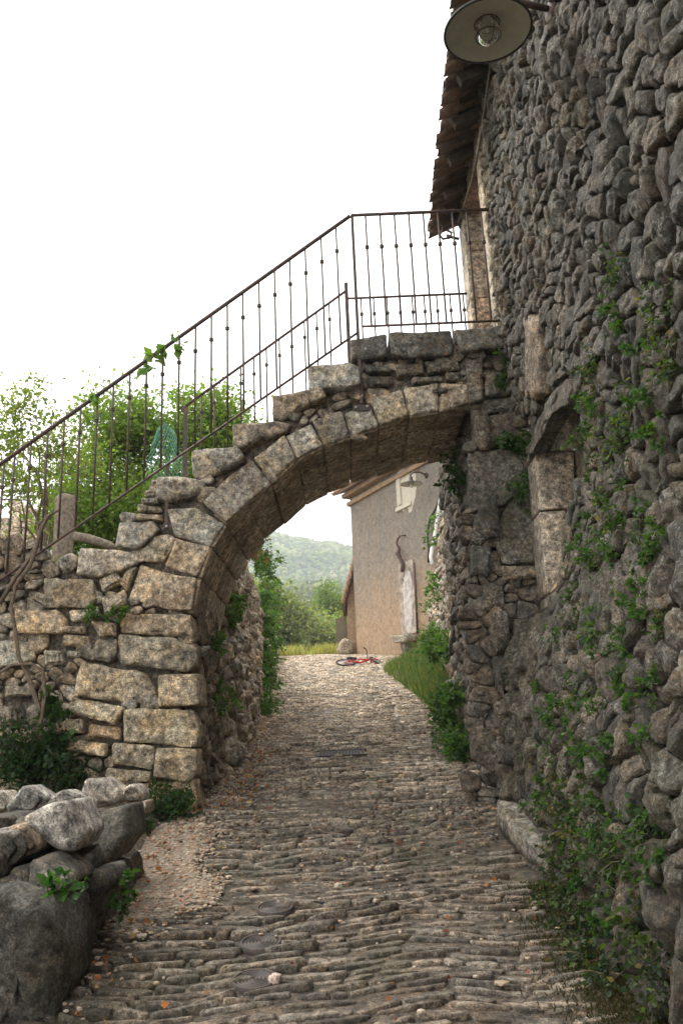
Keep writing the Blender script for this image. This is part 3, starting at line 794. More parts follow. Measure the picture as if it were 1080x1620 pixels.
# garden terrace behind it
def terrace():
    mb = MB(); vs = []; xs = [-14, -10, -7, -5, -4, -3.2, -2.6, -2.1, -1.7]; ys = [7.0+.5*i for i in range(50)]
    tz = lambda x, y: interp(y, [(7, 3.2), (8.2, 3.3), (10, 3.9), (18, 4.2), (31, 5)])+.05*noise.noise(Vector((x, y, 0)))+(.0 if x > -5 else (-5-x)*.05)
    for y in ys:
        for x in xs: xx = min(x, LX(max(8.2, y))-.1); vs.append(Vector((xx, y, tz(x, y))))
    nx = len(xs); mb.add(vs, [(j*nx+i, j*nx+i+1, (j+1)*nx+i+1, (j+1)*nx+i) for j in range(len(ys)-1) for i in range(nx-1)], (.15, .13, .08))
    mb.build('garden_terrace', M_earth, kind='structure'); return tz
tz = terrace()
g = np.random.default_rng(11)
P = []
for i in range(5200):
    x, y = g.uniform(-4.6, -1.6), g.uniform(7.1, 9.6)
    if x > -1.75 and y > 8.2: continue
    P.append((x, y, tz(x, y)-.01))
P = np.array(P); C = leaf_colors(g, len(P), (.16, .20, .05), .3, [(.3, (.33, .30, .13))])
blades('garden_grass', P, .13, .004, C, M_grass, 12)

# ================================================================ RIGHT HOUSE
house = empty('stone_house', (1.6, 5, .8), 'tall dark rubble stone house with clay tiled eaves along the right side of the lane', 'house')
def XW(y, z):
    g_ = .16*y; return 1.20+.36*smooth((z-g_)/2.4)+.02*(y-6.9)
def MW(u, v, w): return Vector((XW(u, v)-w, u, v))
def hit_wall(x, y):
    d = ray(x, y); lo, hi = .3, 12.
    for _ in range(40):
        t = (lo+hi)/2; p = EYE+d*t
        if p.x > XW(p.y, p.z): hi = t
        else: lo = t
    return EYE+d*t
def pw(pts): return [(q.y, q.z) for q in (hit_wall(*p) for p in pts)]
NICHE = [(4.78, 3.1), (4.78, 3.66), (5.4, 4.0), (5.85, 4.1), (6.36, 3.95), (6.36, 2.5), (5.6, 2.5), (5.5, 3.1)]
DOOR = [(7.2, 5.0), (7.2, 7.42), (8.3, 7.42), (8.3, 5.0)]
WT = [ [(833, 718), (869, 633), (903, 598), (912, 612), (908, 640), (880, 655), (860, 690), (848, 718)],
       [(836, 500), (855, 494), (863, 567), (866, 622), (852, 634), (841, 617)] ]
WTq = [pw(p) for p in WT]
for q, c, h in zip(WTq, [(.13, .112, .09), (.25, .19, .13)], [.03, .06]):
    stone(q, MW, h, .1, 28, BLOCK if h < .05 else ROUND, .08, c, 0, .3, freq=7, r2=1).build('lintel' if c[0] < .3 else 'corbel_stone', M_wall, house)
def keepW(u, v):
    if v < .16*u-.1 or v > 7.62: return False
    if 6.28 < u and 2.5 < v < 4.15: return False
    if inside((u, v), NICHE) or inside((u, v), DOOR): return False
    if any(inside((u, v), q) for q in WTq): return False
    if v < 5.1: return u < 6.86
    return u < 6.98 or (v > 7.45 and u < 8.62)
ORB = hit_wall(1000, 235)
def colW(u, v):
    t = noise.noise(Vector((u*.9, v*.9, 4)))
    k_ = smooth(noise.noise(Vector((u*2.3, v*2.3, 14)))*2.2)
    c = [.090+.045*t+.045*k_, .078+.037*t+.032*k_, .061+.028*t+.016*k_]
    d = math.hypot(u-ORB.y, v-ORB.z)
    if d < .11: return (.30, .225, .15)
    if u > 6.7 and v > 5.2: return (.27, .225, .165)
    return tuple(c)
def hW(u, v):
    k = smooth((math.hypot(u-5.7, v-3.4)-.9)/.4)
    return lerp(.02, rnd.uniform(.03, .06)*(1.5 if v < 2.3 else 1), k)
backing('mortar', MW, -7, 8.6, -1.2, 7.6, .1, lambda u, v: keepW(u, v) or (v > 5.1 and (6.9 < u < 7.2 or u > 8.3)) or (any(inside((u, v), q) for q in WTq)), M_mortar, house, w=-.022, amp=.03, col=(.04, .034, .028))
st = []
# larger stones low down, smaller and flatter courses above
st += rubble(MW, 2.0, 6.95, .3, 2.2, .20, .15, keepW, colW, hW, 1.0, 20, .185, .006, .6)
st += rubble(MW, 2.0, 8.7, 2.23, 7.7, .165, .125, keepW, colW, hW, 1.05, 17, .18, .008, .6)
st += rubble(MW, -6, 1.9, -.9, 7.6, .4, .3, keepW, colW, (.06, .12), 1.0, 12, .19, .006, 1.0)
emit(st, 'stone', M_wall, house, 300)
# niche: far reveal of dressed blocks, dark recess behind
def MN(u, v, w): return Vector((u, 6.38-w, v))
for p, c in [([(846, 718), (906, 716), (908, 803), (852, 808)], (.40, .335, .26)), ([(851, 811), (894, 808), (894, 900), (864, 941)], (.34, .29, .23)), ([(843, 716), (852, 668), (884, 652), (915, 648), (912, 714)], (.34, .29, .23)), ([(866, 944), (890, 920), (888, 990), (872, 990)], (.30, .26, .2))]:
    q = [(a.x, a.z) for a in (on_y(x, y, 6.38) for x, y in p)]
    stone(q, MN, .02, .3, 28, BLOCK, .015, c, 0, .2, freq=6, r2=1).build('jamb_block', M_soff, house)
mb = MB(); box_into(mb, (2.16, 5.75, 3.3), (.5, 1.5, 1.9), col=(.2, .17, .13)); mb.build('niche_back', M_soff, house, flat=True)
mb = MB(); box_into(mb, (1.78, 5.7, 4.18), (.4, 1.5, .2), col=(.26, .22, .17)); mb.build('niche_head', M_soff, house, flat=True)
# upper doorway onto the landing
def MD(u, v, w): return Vector((u, 8.3-w, v))
z0 = 5.15
xj = XW(8.5, 6)
for k, hgt in enumerate([.62, .55, .6, .48]):
    stone([(xj-.06, z0+.005), (xj+.42, z0+.005), (xj+.42, z0+hgt-.005), (xj-.06, z0+hgt-.005)], MD, .03, .32, 24, BLOCK, .015, vary((.43, .37, .29), .12), 0, .1, freq=6, r2=1).build('jamb_block', M_soff, house)
    def MG(u, v, w): return Vector((XW(7.2, 6)-w, u, v))
    stone([(6.98, z0+.005), (7.2, z0+.005), (7.2, z0+hgt-.005), (6.98, z0+hgt-.005)], MG, .05, .3, 20, BLOCK, .02, vary((.40, .34, .26), .12), 0, .1, freq=6, r2=1).build('jamb_block', M_soff, house)
    z0 += hgt
mb = MB(); box_into(mb, (xj+.15, 7.75, 7.5), (.42, 1.3, .2), col=(.3, .25, .2)); mb.build('door_lintel', M_soff, house, flat=True)
mb = MB(); box_into(mb, (xj+.38, 7.75, 6.3), (.05, 1.1, 2.3), col=(1, 1, 1)); M_door = simple('orange_brown_door_wood', (.30, .11, .05), .6, 0, .3, 12, .004)
dr = mb.build('door', M_door, house, flat=True)
for k in range(5):
    mb = MB(); box_into(mb, (xj+.35, 7.30+.22*k, 6.3), (.012, .20, 2.28)); bevel(mb.build('plank', M_door, dr, flat=True), .004); bpy.data.objects[-1 if False else 0]
mb = MB(); box_into(mb, (xj+.2, 7.75, 5.1), (.6, 1.1, .12), col=(.3, .27, .22)); mb.build('threshold', M_soff, house, flat=True)
# roof
roofp = MB()
EX0, EY0, EX1, EY1, EZ = 1.0, 2.0, 1.19, 8.45, 7.36
def eave(y): return EX0+(EX1-EX0)*(y-EY0)/(EY1-EY0)-.0
sl_ = math.tan(R(24))
mb = MB()
vs = [Vector((eave(y)+d, y, EZ+.05+sl_*d+t)) for y in (-6, 8.6) for d, t in ((.16, 0), (3.5, 0), (3.5, .03), (.16, .03))]
mb.add(vs, [(0, 1, 5, 4), (2, 3, 7, 6), (0, 4, 7, 3), (1, 2, 6, 5), (0, 3, 2, 1), (4, 5, 6, 7)], (.07, .055, .045))
roof = mb.build('roof', M_tile, house, flat=True)
def tile(y, up, d0, r, ln, col, seed):
    """one half-round clay tile lying up the slope; up=1 cover, -1 channel"""
    mb = MB(); vs = []; n = 8; rs = random.Random(seed)
    rr0, rr1 = r, r*.82
    if up < 0: rr0, rr1 = r*.82, r
    dy = rs.uniform(-.008, .008); dz = rs.uniform(-.006, .006); dd = rs.uniform(-.025, .025)
    for th in (0, .014):
        for t in (0, .5, 1):
            d = d0+dd+ln*t; rad = lerp(rr0, rr1, t)-th
            for k in range(n+1):
                a = math.pi*k/n
                vs.append(Vector((eave(y)+d, y+dy+rad*math.cos(a), EZ+sl_*d+dz+(.115 if up > 0 else .09)+up*rad*math.sin(a)*.75+.02*t*-up)))
    w = n+1; fs = []
    for th in range(2):
        for t in range(2):
            for k in range(n):
                a = th*3*w+t*w+k; q = (a, a+1, a+w+1, a+w); fs.append(q if th == 0 else q[::-1])
    for k in range(n): fs.append((k, k+3*w, k+1+3*w, k+1)); fs.append((2*w+k, 2*w+k+1, 5*w+k+1, 5*w+k))
    for t in range(2):
        for k in (0, n): a = t*w+k; fs.append((a, a+w, a+4*w, a+3*w))
    mb.add(vs, fs, col); mb.build('roof_tile', M_tile, roof)
y = 3.2; k = 0
while y < 8.6:
    for row in range(2):
        tile(y, 1, row*.36, .088, .42, vary((.17, .115, .085), .3, .06), k); tile(y+.09, -1, row*.36-.03, .085, .42, vary((.16, .115, .09), .3, .06), k+500)
    y += .18; k += 1
for y in [3.5+.55*i for i in range(10)]:
    mb = MB(); box_into(mb, (eave(y)+.36, y, EZ+.0+sl_*.3), (.55, .07, .09), Matrix.Rotation(-R(24), 3, 'Y'), (.09, .07, .055)); mb.build('rafter', M_tile, house, flat=True)
# gable return: wall end above the landing
mb = MB(); box_into(mb, (xj+1.6, 8.45, 5.9), (2.7, .3, 3.4), col=(.3, .26, .2)); mb.build('end_wall', M_mortar, house, flat=True)
# cable clipped under the eaves
pts = [on_x(x, y, 1.50) for x, y in [(776, 98), (765, 180), (757, 235), (745, 290), (732, 330), (724, 352)]]
tube('eaves_cable', pts, .012, simple('old_cable', (.16, .14, .11), .7), house, 6)
# cable hook hanging at the roof end
hk = empty('cable_hook', on_y(704, 368, 8.3), 'small dark cable bracket hanging below the end of the clay tile eaves', 'bracket')
tube('loop', [on_y(x, y, 8.3) for x, y in [(712, 358), (700, 362), (695, 372), (700, 378), (712, 376), (714, 368), (706, 364)]], .014, M_iron, hk, 6)
tube('arm', [on_y(x, y, 8.3) for x, y in [(706, 372), (716, 376), (726, 378)]], .016, M_iron, hk, 6)

# step block and mounting stone at the wall foot
sb = empty('mounting_block', on_g(800, 1310), 'low stone step block jutting from the foot of the right wall', 'stone step')
def top_stone(poly, z, h, col, name, parent, mat=M_wall, rough=.05, tz_=0.):
    q = [EYE+ray(x, y)*((z-1.6)/ray(x, y).z) for x, y in poly]
    Mt = lambda u, v, w: Vector((u, v, z-h+w+tz_*(v-5)))
    m = stone([(a.x, a.y) for a in q], Mt, h, .35, 30, BLOCK, rough, col, 0, .1, freq=8, r2=1); return m.build(name, mat, parent)
SBP = [on_g(x, y) for x, y in [(786, 1318), (826, 1310), (905, 1330), (915, 1385), (868, 1398), (826, 1368)]]
for nm, hb, ht, sc, cc in (('top_slab', .10, .19, 1.0, (.30, .27, .225)), ('base_stone', -.05, .10, .93, (.20, .175, .14))):
    cx = sum((p.x for p in SBP), 0)/6; cy = sum((p.y for p in SBP), 0)/6
    Mt = (lambda hb: (lambda u, v, w: Vector((u, v, .16*v+hb+w))))(hb)
    stone([(cx+(p.x-cx)*sc+(.0 if sc == 1 else .03), cy+(p.y-cy)*sc) for p in SBP], Mt, ht-hb, .05, 34, BLOCK, .12, cc, 0, .1, freq=7, r2=1).build(nm, M_wall, sb)

# ================================================================ RAILINGS
def bar(name, a, b, w, mat, parent, n=6):
    return tube(name, [a, a.lerp(b, .5), b], w, mat, parent, n)
collar_me = None
def baluster(parent, x, y, zb, zt, knobs=(.62,), r=.0095, dx=0):
    o = tube('baluster', [Vector((x, y, zb)), Vector((x, y, zt))], r, M_iron, parent, 6)
    for kf in knobs:
        z = lerp(zb, zt, kf) if kf <= 1 else zt-(kf-1)
        mb = MB(); lathe_into(mb, [(.007, -.018), (.020, -.013), (.020, -.004), (.013, 0), (.020, .004), (.020, .013), (.007, .018)], (x, y, z), 8); mb.build('collar', M_iron, o)
YR = YF-.06
fr = empty('stair_railing', (-1.3, YR, 3.2), 'long front iron railing with knobbed balusters rising along the stair and landing', 'railing')
def zline(p0, p1, Y=YR):
    a, b = on_y(*p0, Y), on_y(*p1, Y); return lambda x: a.z+(b.z-a.z)*(x-a.x)/(b.x-a.x)
top = zline((0, 735), (553, 342)); bot = zline((175, 797), (540, 544))
xe = on_y(553, 342, YR).x; x0 = on_y(-160, 840, YR).x
bar('handrail', Vector((x0, YR, top(x0))), Vector((xe, YR, top(xe))), .019, M_iron, fr, 8)
bar('bottom_rail', Vector((x0, YR, bot(x0))), Vector((xe+.03, YR, bot(xe+.03))), .011, M_iron, fr)
PX = [1062, 1015, 965, 916, 868, 819, 768, 719, 669, 619, 568, 516, 465, 412, 360, 310, 257, 205, 153, 100, 48, 15]
for i, q in enumerate(PX):
    px = q/2; py = 342+(553-px)*(735-342)/553
    x = on_y(px, py, YR).x; baluster(fr, x, YR, bot(x), top(x), (.78,))
for k in range(1, 8):
    x = on_y(7, 730, YR).x-.128*k; baluster(fr, x, YR, bot(x), top(x), (.78,))
# landing section
A, B = on_y(555, 342, YR), on_y(777, 330, YR); zt = (A.z+B.z)/2; zb_ = on_y(680, 512, YR).z
XE = XW(6.9, 6)+.02
bar('landing_handrail', Vector((A.x, YR, zt)), Vector((XE, YR, zt)), .016, M_iron, fr, 8)
bar('landing_bottom_rail', Vector((A.x+.06, YR, zb_)), Vector((XE, YR, zb_)), .011, M_iron, fr)
for i in range(9):
    x = A.x+(i+1)*.137; baluster(fr, x, YR, zb_, zt, (.70, .5) if i == 99 else (.7,))
# posts fixed to the face
P1 = on_y(572, 645, YR)
def flat_post(parent, x, z0_, z1_, y=YR, w=.028):
    mb = MB(); box_into(mb, (x, y, (z0_+z1_)/2), (w, .014, z1_-z0_)); return bevel(mb.build('post', M_iron, parent, flat=True), .002)
flat_post(fr, A.x+.01, P1.z+.04, zt)
def plate(parent, x, z, w, h, bolts):
    mb = MB(); box_into(mb, (x, YF-.058, z), (w, .012, h)); pl = bevel(mb.build('fixing_plate', M_iron, parent, flat=True), .002)
    for bx, bz in bolts:
        mb = MB(); lathe_into(mb, [(.013, 0), (.013, .01), (.008, .016), (.001, .017)], (x+bx, YF-.064, z+bz), 8, Vector((0, -1, 0))); mb.build('bolt', simple_bolt, pl)
simple_bolt = simple('galvanised_bolt', (.35, .33, .3), .4, .6, .1)
plate(fr, P1.x, P1.z, .15, .055, [(-.05, 0), (.05, .005)])
q = on_y(577, 553, YF-.06); plate(fr, q.x, q.z, .05, .04, [(.006, 0)])
q0, q1 = on_y(265, 740, YR), on_y(265, 836, YR); flat_post(fr, q0.x, q1.z, q0.z+.02)
q = on_y(271, 773, YF-.06); plate(fr, q.x, q.z, .05, .04, [(.004, 0)]); plate(fr, q0.x, q1.z+.02, .05, .05, [(.004, -.005)])
# back railing
YK = 8.12
br = empty('stair_railing', (-.6, YK, 4.6), 'shorter back iron railing on the far edge of the stair with a curled end post', 'railing')
t2 = zline((290, 645), (546, 461), YK)
xa, xb = on_y(294, 642, YK).x, on_y(546, 461, YK).x
bar('handrail', Vector((xa, YK, t2(xa))), Vector((xb, YK, t2(xb))), .015, M_iron, br, 8)
b2 = lambda x: t2(x)-.9
bar('bottom_rail', Vector((xa, YK, b2(xa))), Vector((xb, YK, b2(xb))), .011, M_iron, br)
for px in (319, 339, 360, 381, 402, 422, 443, 463, 484, 504, 525):
    x = on_y(px, 600, YK).x; baluster(br, x, YK, b2(x), t2(x), (.78,))
flat_post(br, xa, b2(xa)-.1, t2(xa)+.0, YK, .045)
pts = [Vector((xa-.02-.045*(1-t*.8)*math.cos(t*9)-.0, YK, t2(xa)-.04+.045*(1-t*.8)*math.sin(t*9))) for t in [i/14 for i in range(15)]]
tube('scroll', pts, .008, M_iron, br, 6)
q0, q1 = on_y(547, 447, YK), on_y(549, 580, YK); flat_post(br, q0.x, q1.z, q0.z, YK, .04)
A2, B2 = on_y(565, 473, YK), on_y(738, 463, YK); z2 = (A2.z+B2.z)/2
bar('landing_handrail', Vector((q0.x, YK, z2)), Vector((B2.x, YK, z2)), .013, M_iron, br)
bar('landing_bottom_rail', Vector((q0.x, YK, z2-.9)), Vector((B2.x, YK, z2-.9)), .011, M_iron, br)
for px in (571, 591, 612, 632, 652, 671, 691, 712, 733):
    x = on_y(px, 480, YK).x; baluster(br, x, YK, z2-.9, z2, (.78,))

# ================================================================ LAMPS
M_enam_u = simple('cream_enamel', (.50, .49, .42), .35, 0, .12, 10, 0, .5)
M_enam_d = rust_mat('dark_enamel', (.03, .035, .032), (.12, .05, .03), .25)
def glass_mat():
    m, n, b = new_mat('lamp_glass'); b.inputs['Base Color'].default_value = (.9, .93, .9, 1); b.inputs['Roughness'].default_value = .04
    b.inputs['Transmission Weight'].default_value = 1; b.inputs['IOR'].default_value = 1.35; return m
M_glass = glass_mat()
def street_lamp(c, r, wallpt, label, tilt=Vector((0, 0, 1)), arm_up=.1):
    """enamel dish shade, glass globe in a wire guard, arm to the wall; c = centre of the rim"""
    e = empty('street_lamp', wallpt, label, 'wall lamp')
    mb = MB(); lathe_into(mb, [(r, 0), (r*.985, .004), (r*.8, r*.10), (r*.5, r*.2), (r*.2, r*.26), (.001, r*.27)], c, 48, tilt); sh = mb.build('shade', M_enam_u, e)
    mb = MB(); lathe_into(mb, [(r*1.0, -.004), (r*1.03, 0), (r*1.02, .01), (r*.82, r*.13), (r*.52, r*.23), (r*.2, r*.32), (r*.18, r*.7), (.001, r*.75)], c, 48, tilt); mb.build('shade_top', M_enam_d, sh)
    mb = MB(); lathe_into(mb, [(r*1.03*math.cos(a)*0+r*1.0+.007*math.cos(a), .007*math.sin(a)) for a in [2*math.pi*i/8 for i in range(9)]], c, 48, tilt); mb.build('rim', M_enam_d, sh)
    gr = r*.27
    mb = MB(); lathe_into(mb, [(gr*.95, r*.24), (gr, .0), (gr*.98, -r*.08), (gr*.8, -r*.22), (gr*.4, -r*.31), (.001, -r*.33)], c, 24, tilt); mb.build('globe', M_glass, e)
    mb = MB(); lathe_into(mb, [(r*.06, r*.25), (r*.07, r*.1), (r*.05, 0), (.001, -.01)], c, 12, tilt); mb.build('bulb', M_cream, e)
    mb = MB()
    for z in (r*.2, -r*.12):
        pts = [Vector(c)+tilt.to_track_quat('Z', 'Y').to_matrix() @ Vector((gr*1.08*math.cos(a), gr*1.08*math.sin(a), z)) for a in [2*math.pi*i/24 for i in range(25)]]; tube_into(mb, pts, r*.014, 5)
    for k in range(2):
        a0 = k*math.pi/2+.4
        pts = [Vector(c)+tilt.to_track_quat('Z', 'Y').to_matrix() @ Vector((gr*1.1*math.cos(a)*math.cos(a0), gr*1.1*math.cos(a)*math.sin(a0), -abs(math.sin(a))*r*.36+.01)) for a in [math.pi*i/12 for i in range(13)]]; tube_into(mb, pts, r*.010, 5)
    mb.build('wire_guard', M_iron, e)
    t = Vector(c)+tilt*r*.75; w = Vector(wallpt)
    tube('arm', [t, t+Vector((0, 0, arm_up*.6)), t.lerp(w, .2)+Vector((0, 0, arm_up)), t.lerp(w, .6)+Vector((0, 0, arm_up)), w], r*.075, M_iron, e, 8)
    mb = MB(); lathe_into(mb, [(r*.28, 0), (r*.28, .02), (r*.1, .03), (.001, .03)], w, 12, (t-w).normalized()); mb.build('wall_plate', M_iron, e)
    return e
lc = on_y(771, 50, 4.2)
street_lamp(lc, .268, Vector((XW(4.3, 6.3)-.03, 4.25, lc.z+.20)), 'round enamel lamp with wire guarded glass, jutting overhead from the near right wall', Vector((0, -.07, 1)).normalized(), .03)

# ================================================================ LEFT FOREGROUND WALL
fw = empty('dry_stone_wall', (-1.3, 4.4, .7), 'low dry stone wall of big dark boulders in the near left corner', 'wall')
def face_x(polys, X, h, col, mat=M_wall, back=.35, rough=.1, prof=BLOCK):
    for p in polys:
        q = [on_x(x, y, X) for x, y in p]
        Mx = lambda u, v, w: Vector((X+w, u, v))
        stone([(a.y, a.z) for a in q], Mx, h, back, 34, prof, rough, vary(col, .12), 0, .3, freq=5, r2=1).build('stone', mat, fw)
def face_y(polys, Y, h, col, mat=M_wall, back=.3, rough=.1, parent=fw, name='stone', prof=BLOCK, freq=5):
    o = None
    for p in polys:
        q = [on_y(x, y, Y) for x, y in p]
        My = lambda u, v, w: Vector((u, Y-w, v))
        o = stone([(a.x, a.z) for a in q], My, h, back, 34, prof, rough, vary(col, .12), 0, .9, freq=freq, r2=1).build(name, mat, parent)
    return o
DK = (.15, .137, .115)
face_x([[(112, 1425), (150, 1390), (173, 1376), (182, 1440), (180, 1490), (150, 1540), (118, 1545)], [(174, 1376), (206, 1338), (219, 1400), (216, 1430), (197, 1462), (183, 1470)]], -1.33, .05, (.16, .14, .115))
face_x([[(120, 1357), (148, 1337), (158, 1360), (150, 1386), (124, 1387)], [(110, 1545), (150, 1535), (180, 1495), (150, 1545), (118, 1600)]], -1.30, .04, (.18, .165, .14))
face_y([[(-14, 1412), (45, 1396), (86, 1399), (110, 1430), (117, 1500), (112, 1560), (92, 1610), (60, 1650), (-14, 1680)]], 3.75, .14, DK, rough=.2, prof=ROUND)
face_y([[(128, 1292), (207, 1270), (214, 1320), (182, 1362), (155, 1371), (138, 1340)]], 4.75, .10, (.16, .148, .13), rough=.14, prof=ROUND)
face_y([[(30, 1290), (100, 1296), (120, 1342), (118, 1390), (60, 1396), (30, 1340)]], 4.3, .1, (.17, .155, .13), prof=ROUND, rough=.15)
face_y([[(-10, 1288), (30, 1288), (45, 1320), (20, 1340), (-10, 1330)]], 4.35, .1, (.14, .125, .11))
face_y([[(118, 1386), (150, 1376), (172, 1372), (180, 1396), (140, 1440), (112, 1430)]], 4.2, .05, (.15, .135, .11))
face_y([[(50, 1362), (78, 1350), (118, 1386), (116, 1402), (60, 1398)], [(22, 1372), (48, 1368), (58, 1398), (40, 1402), (26, 1396)], [(-12, 1400), (20, 1400), (22, 1422), (-12, 1440)], [(-12, 1344), (14, 1346), (14, 1385), (-12, 1396)]], 3.85, .09, (.22, .20, .17))
face_y([[(-8, 1312), (34, 1314), (44, 1344), (22, 1370), (-8, 1368)]], 3.9, .09, (.27, .255, .23), M_pale)
face_y([[(18, 1306), (50, 1299), (73, 1328), (71, 1346), (46, 1352), (38, 1325)]], 4.0, .08, (.33, .25, .17), M_pale)
face_y([[(52, 1288), (80, 1270), (116, 1264), (139, 1318), (124, 1346), (100, 1342), (62, 1306)]], 4.1, .1, (.38, .365, .34), M_pale, rough=.06)
# inner fill so that nothing shows through
mb = MB(); box_into(mb, (-2.1, 4.6, .75), (1.20, 1.0, .7), col=(.12, .11, .09)); mb.build('earth_fill', M_mortar, fw, flat=True)
LOOSE = [([(20, 1275), (50, 1240), (79, 1260), (62, 1284), (45, 1290)], 5.0, 'pale angular broken stone perched on the low wall, with the sharp upper edge'), ([(-12, 1252), (10, 1250), (21, 1268), (16, 1285), (-12, 1290)], 5.0, 'pale broken stone cut by the edge of the photo on the low wall'),
    ([(70, 1274), (105, 1248), (135, 1260), (142, 1286), (100, 1278)], 5.15, 'rough grey stone lying flat behind the long white stone of the low wall'), ([(134, 1262), (140, 1232), (172, 1229), (200, 1252), (196, 1270), (140, 1280)], 5.3, 'largest pale boulder block in the heap behind the low wall'),
    ([(198, 1258), (208, 1240), (218, 1240), (230, 1256), (229, 1269), (202, 1272)], 5.35, 'small rounded grey stone just beside the largest pale block'), ([(206, 1274), (236, 1264), (237, 1286), (212, 1292)], 5.3, 'brown squarish stone under the small rounded grey stone')]
for p, Y, lb in LOOSE:
    o = face_y([p], Y, .07, (.36, .345, .32) if 'brown' not in lb else (.26, .21, .155), M_pale, .15, .09, None, 'loose_stone', freq=9); tag(o, lb, 'stone', 'loose stones heaped on the low wall')
# raised bank between the low wall and the stair wall
def bank():
    mb = MB(); xs = [-6+.2*i for i in range(25)]; ys = [4.9+.15*i for i in range(15)]; vs = []
    for y in ys:
        for x in xs:
            z = lerp(1.3, .16*y-.06, smooth((x+1.75)/.45)); z = min(z, lerp(.7, 2., smooth((y-4.6)/1))); vs.append(Vector((x, y, z+.04*noise.noise(Vector((x*3, y*3, 0))))))
    nx = len(xs); mb.add(vs, [(j*nx+i, j*nx+i+1, (j+1)*nx+i+1, (j+1)*nx+i) for j in range(len(ys)-1) for i in range(nx-1)], (.13, .105, .075)); mb.build('earth_bank', M_earth, kind='structure')
bank()
# ================================================================ FAR HOUSE
HA, HB = Vector((.32, 27.7)), Vector((3.1, 22.5)); HD = (HB-HA).normalized(); HN = Vector((HD.y, -HD.x))   # HN points out of the wall, towards the lane
if HN.y > 0: HN = -HN
def hp(x, y, off=0.):
    d = ray(x, y); n = Vector((HN.x, HN.y, 0)); a = Vector((HA.x, HA.y, 0))
    t = (n.dot(a)+off-n.dot(EYE))/n.dot(d); return EYE+d*t
def HS(s, z, off=0.): q = HA+HD*s+HN*off; return Vector((q.x, q.y, z))
def hs(p): return (Vector((p.x, p.y))-HA).dot(HD)
fh = empty('stucco_house', (HA.x, HA.y, 4.3), 'ochre stucco house with grey stained wall at the end of the lane', 'house')
HZ = 9.95; HL = 7.6
w0, w1 = hs(hp(634, 770)), hs(hp(643, 770)); wz0, wz1 = hp(638, 797).z, 10.0-.45
def wall_grid(name, ss, zs, hole, mat, off=0.):
    mb = MB(); vs = [HS(s, z, off) for z in zs for s in ss]; k = len(ss); fs = []
    for j in range(len(zs)-1):
        for i in range(k-1):
            if (i, j) != hole: fs.append((j*k+i, j*k+i+1, (j+1)*k+i+1, (j+1)*k+i))
    mb.add(vs, fs); return mb.build(name, mat, fh, flat=True)
wall_grid('wall', [0, w0, w1, HL], [3.2, wz0, wz1, HZ], (1, 1), M_stucco)
mb = MB()
for a, b in ((HS(0, 3.2), HS(0, 3.2, -6)), (HS(HL, 3.2, 0), HS(HL, 3.2, -6)), (HS(0, 3.2, -6), HS(HL, 3.2, -6))):
    mb.add([a, b, b+Vector((0, 0, HZ-3.2)), a+Vector((0, 0, HZ-3.2))], [(0, 1, 2, 3)])
mb.build('wall', M_stucco, fh, flat=True)
wn = MB()
def sbox(mb, s0, s1, z0, z1, o0, o1, col=(1, 1, 1)):
    vs = [HS(s, z, o) for s in (s0, s1) for o in (o0, o1) for z in (z0, z1)]
    mb.add(vs, [(0, 1, 3, 2), (4, 6, 7, 5), (0, 4, 5, 1), (2, 3, 7, 6), (0, 2, 6, 4), (1, 5, 7, 3)], col)
for b in ((w0-.28, w0, wz0-.06, wz1+.15), (w1, w1+.22, wz0-.06, wz1+.15)): sbox(wn, b[0], b[1], b[2], b[3], -.12, .012)
win = wn.build('window', M_cream, fh, flat=True)
wn = MB(); sbox(wn, w0-.32, w1+.24, wz0-.17, wz0-.055, -.1, .07); bevel(wn.build('sill', M_cream, win, flat=True), .01)
wn = MB(); sbox(wn, w0, w1, wz0, wz1, -.2, -.17); wn.build('pane', simple('dark_window_pane', (.04, .045, .05), .15, 0, .1, 3, 0), win, flat=True)
wn = MB(); sbox(wn, w0-.17, w0+.02, wz0+.0, wz1, .013, .06); wn.build('shutter', M_cream, win, flat=True)
# flaked white render round the window
def patch(name, pts, off, mat, parent, seed=0):
    q = [(hs(hp(x, y)), hp(x, y).z) for x, y in pts]; B = resample(q, 60, 1); rs = random.Random(seed); mb = MB()
    A, c = area_c(B); vs = [HS(b.x+rs.uniform(-.03, .03), b.y+rs.uniform(-.05, .05), off) for b in B]+[HS(c.x, c.y, off)]
    mb.add(vs, [(i, (i+1) % 60, 60) for i in range(60)]); return mb.build(name, mat, parent, flat=True)
patch('render_patch', [(627, 742), (657, 742), (659, 770), (654, 800), (648, 815), (644, 800), (635, 812), (630, 790)], .006, M_cream, fh, 1)
# eaves
mb = MB(); sbox(mb, -.1, HL, HZ-.42, HZ-.28, -.1, .10); sbox(mb, -.14, HL, HZ-.14, HZ, -.1, .26); mb.build('cornice', M_plain, fh, flat=True)
mb = MB(); vs = [HS(s, z, o) for s in (-.35, HL+.2) for o, z in ((.5, HZ-.02), (-3, HZ+1.3), (-3, HZ+1.38), (.5, HZ+.06))]
mb.add(vs, [(0, 3, 2, 1), (4, 5, 6, 7), (0, 1, 5, 4), (3, 7, 6, 2), (0, 4, 7, 3)], (.30, .20, .14)); rf = mb.build('roof', M_tile, fh, flat=True)
for k in range(int((HL+.5)/.2)):
    m2 = MB(); s = -.33+.2*k; vs = []
    for o, z in ((.56, HZ+.04), (.1, HZ+.22)):
        for j in range(7):
            a = math.pi*j/6; vs.append(HS(s+.085*math.cos(a), z+.085*math.sin(a)*.8, o))
    m2.add(vs, [(j, j+1, j+8, j+7) for j in range(6)]+[(0, 6, 5, 4, 3, 2, 1)], vary((.36, .23, .15), .25)); m2.build('roof_tile', M_tile, rf)
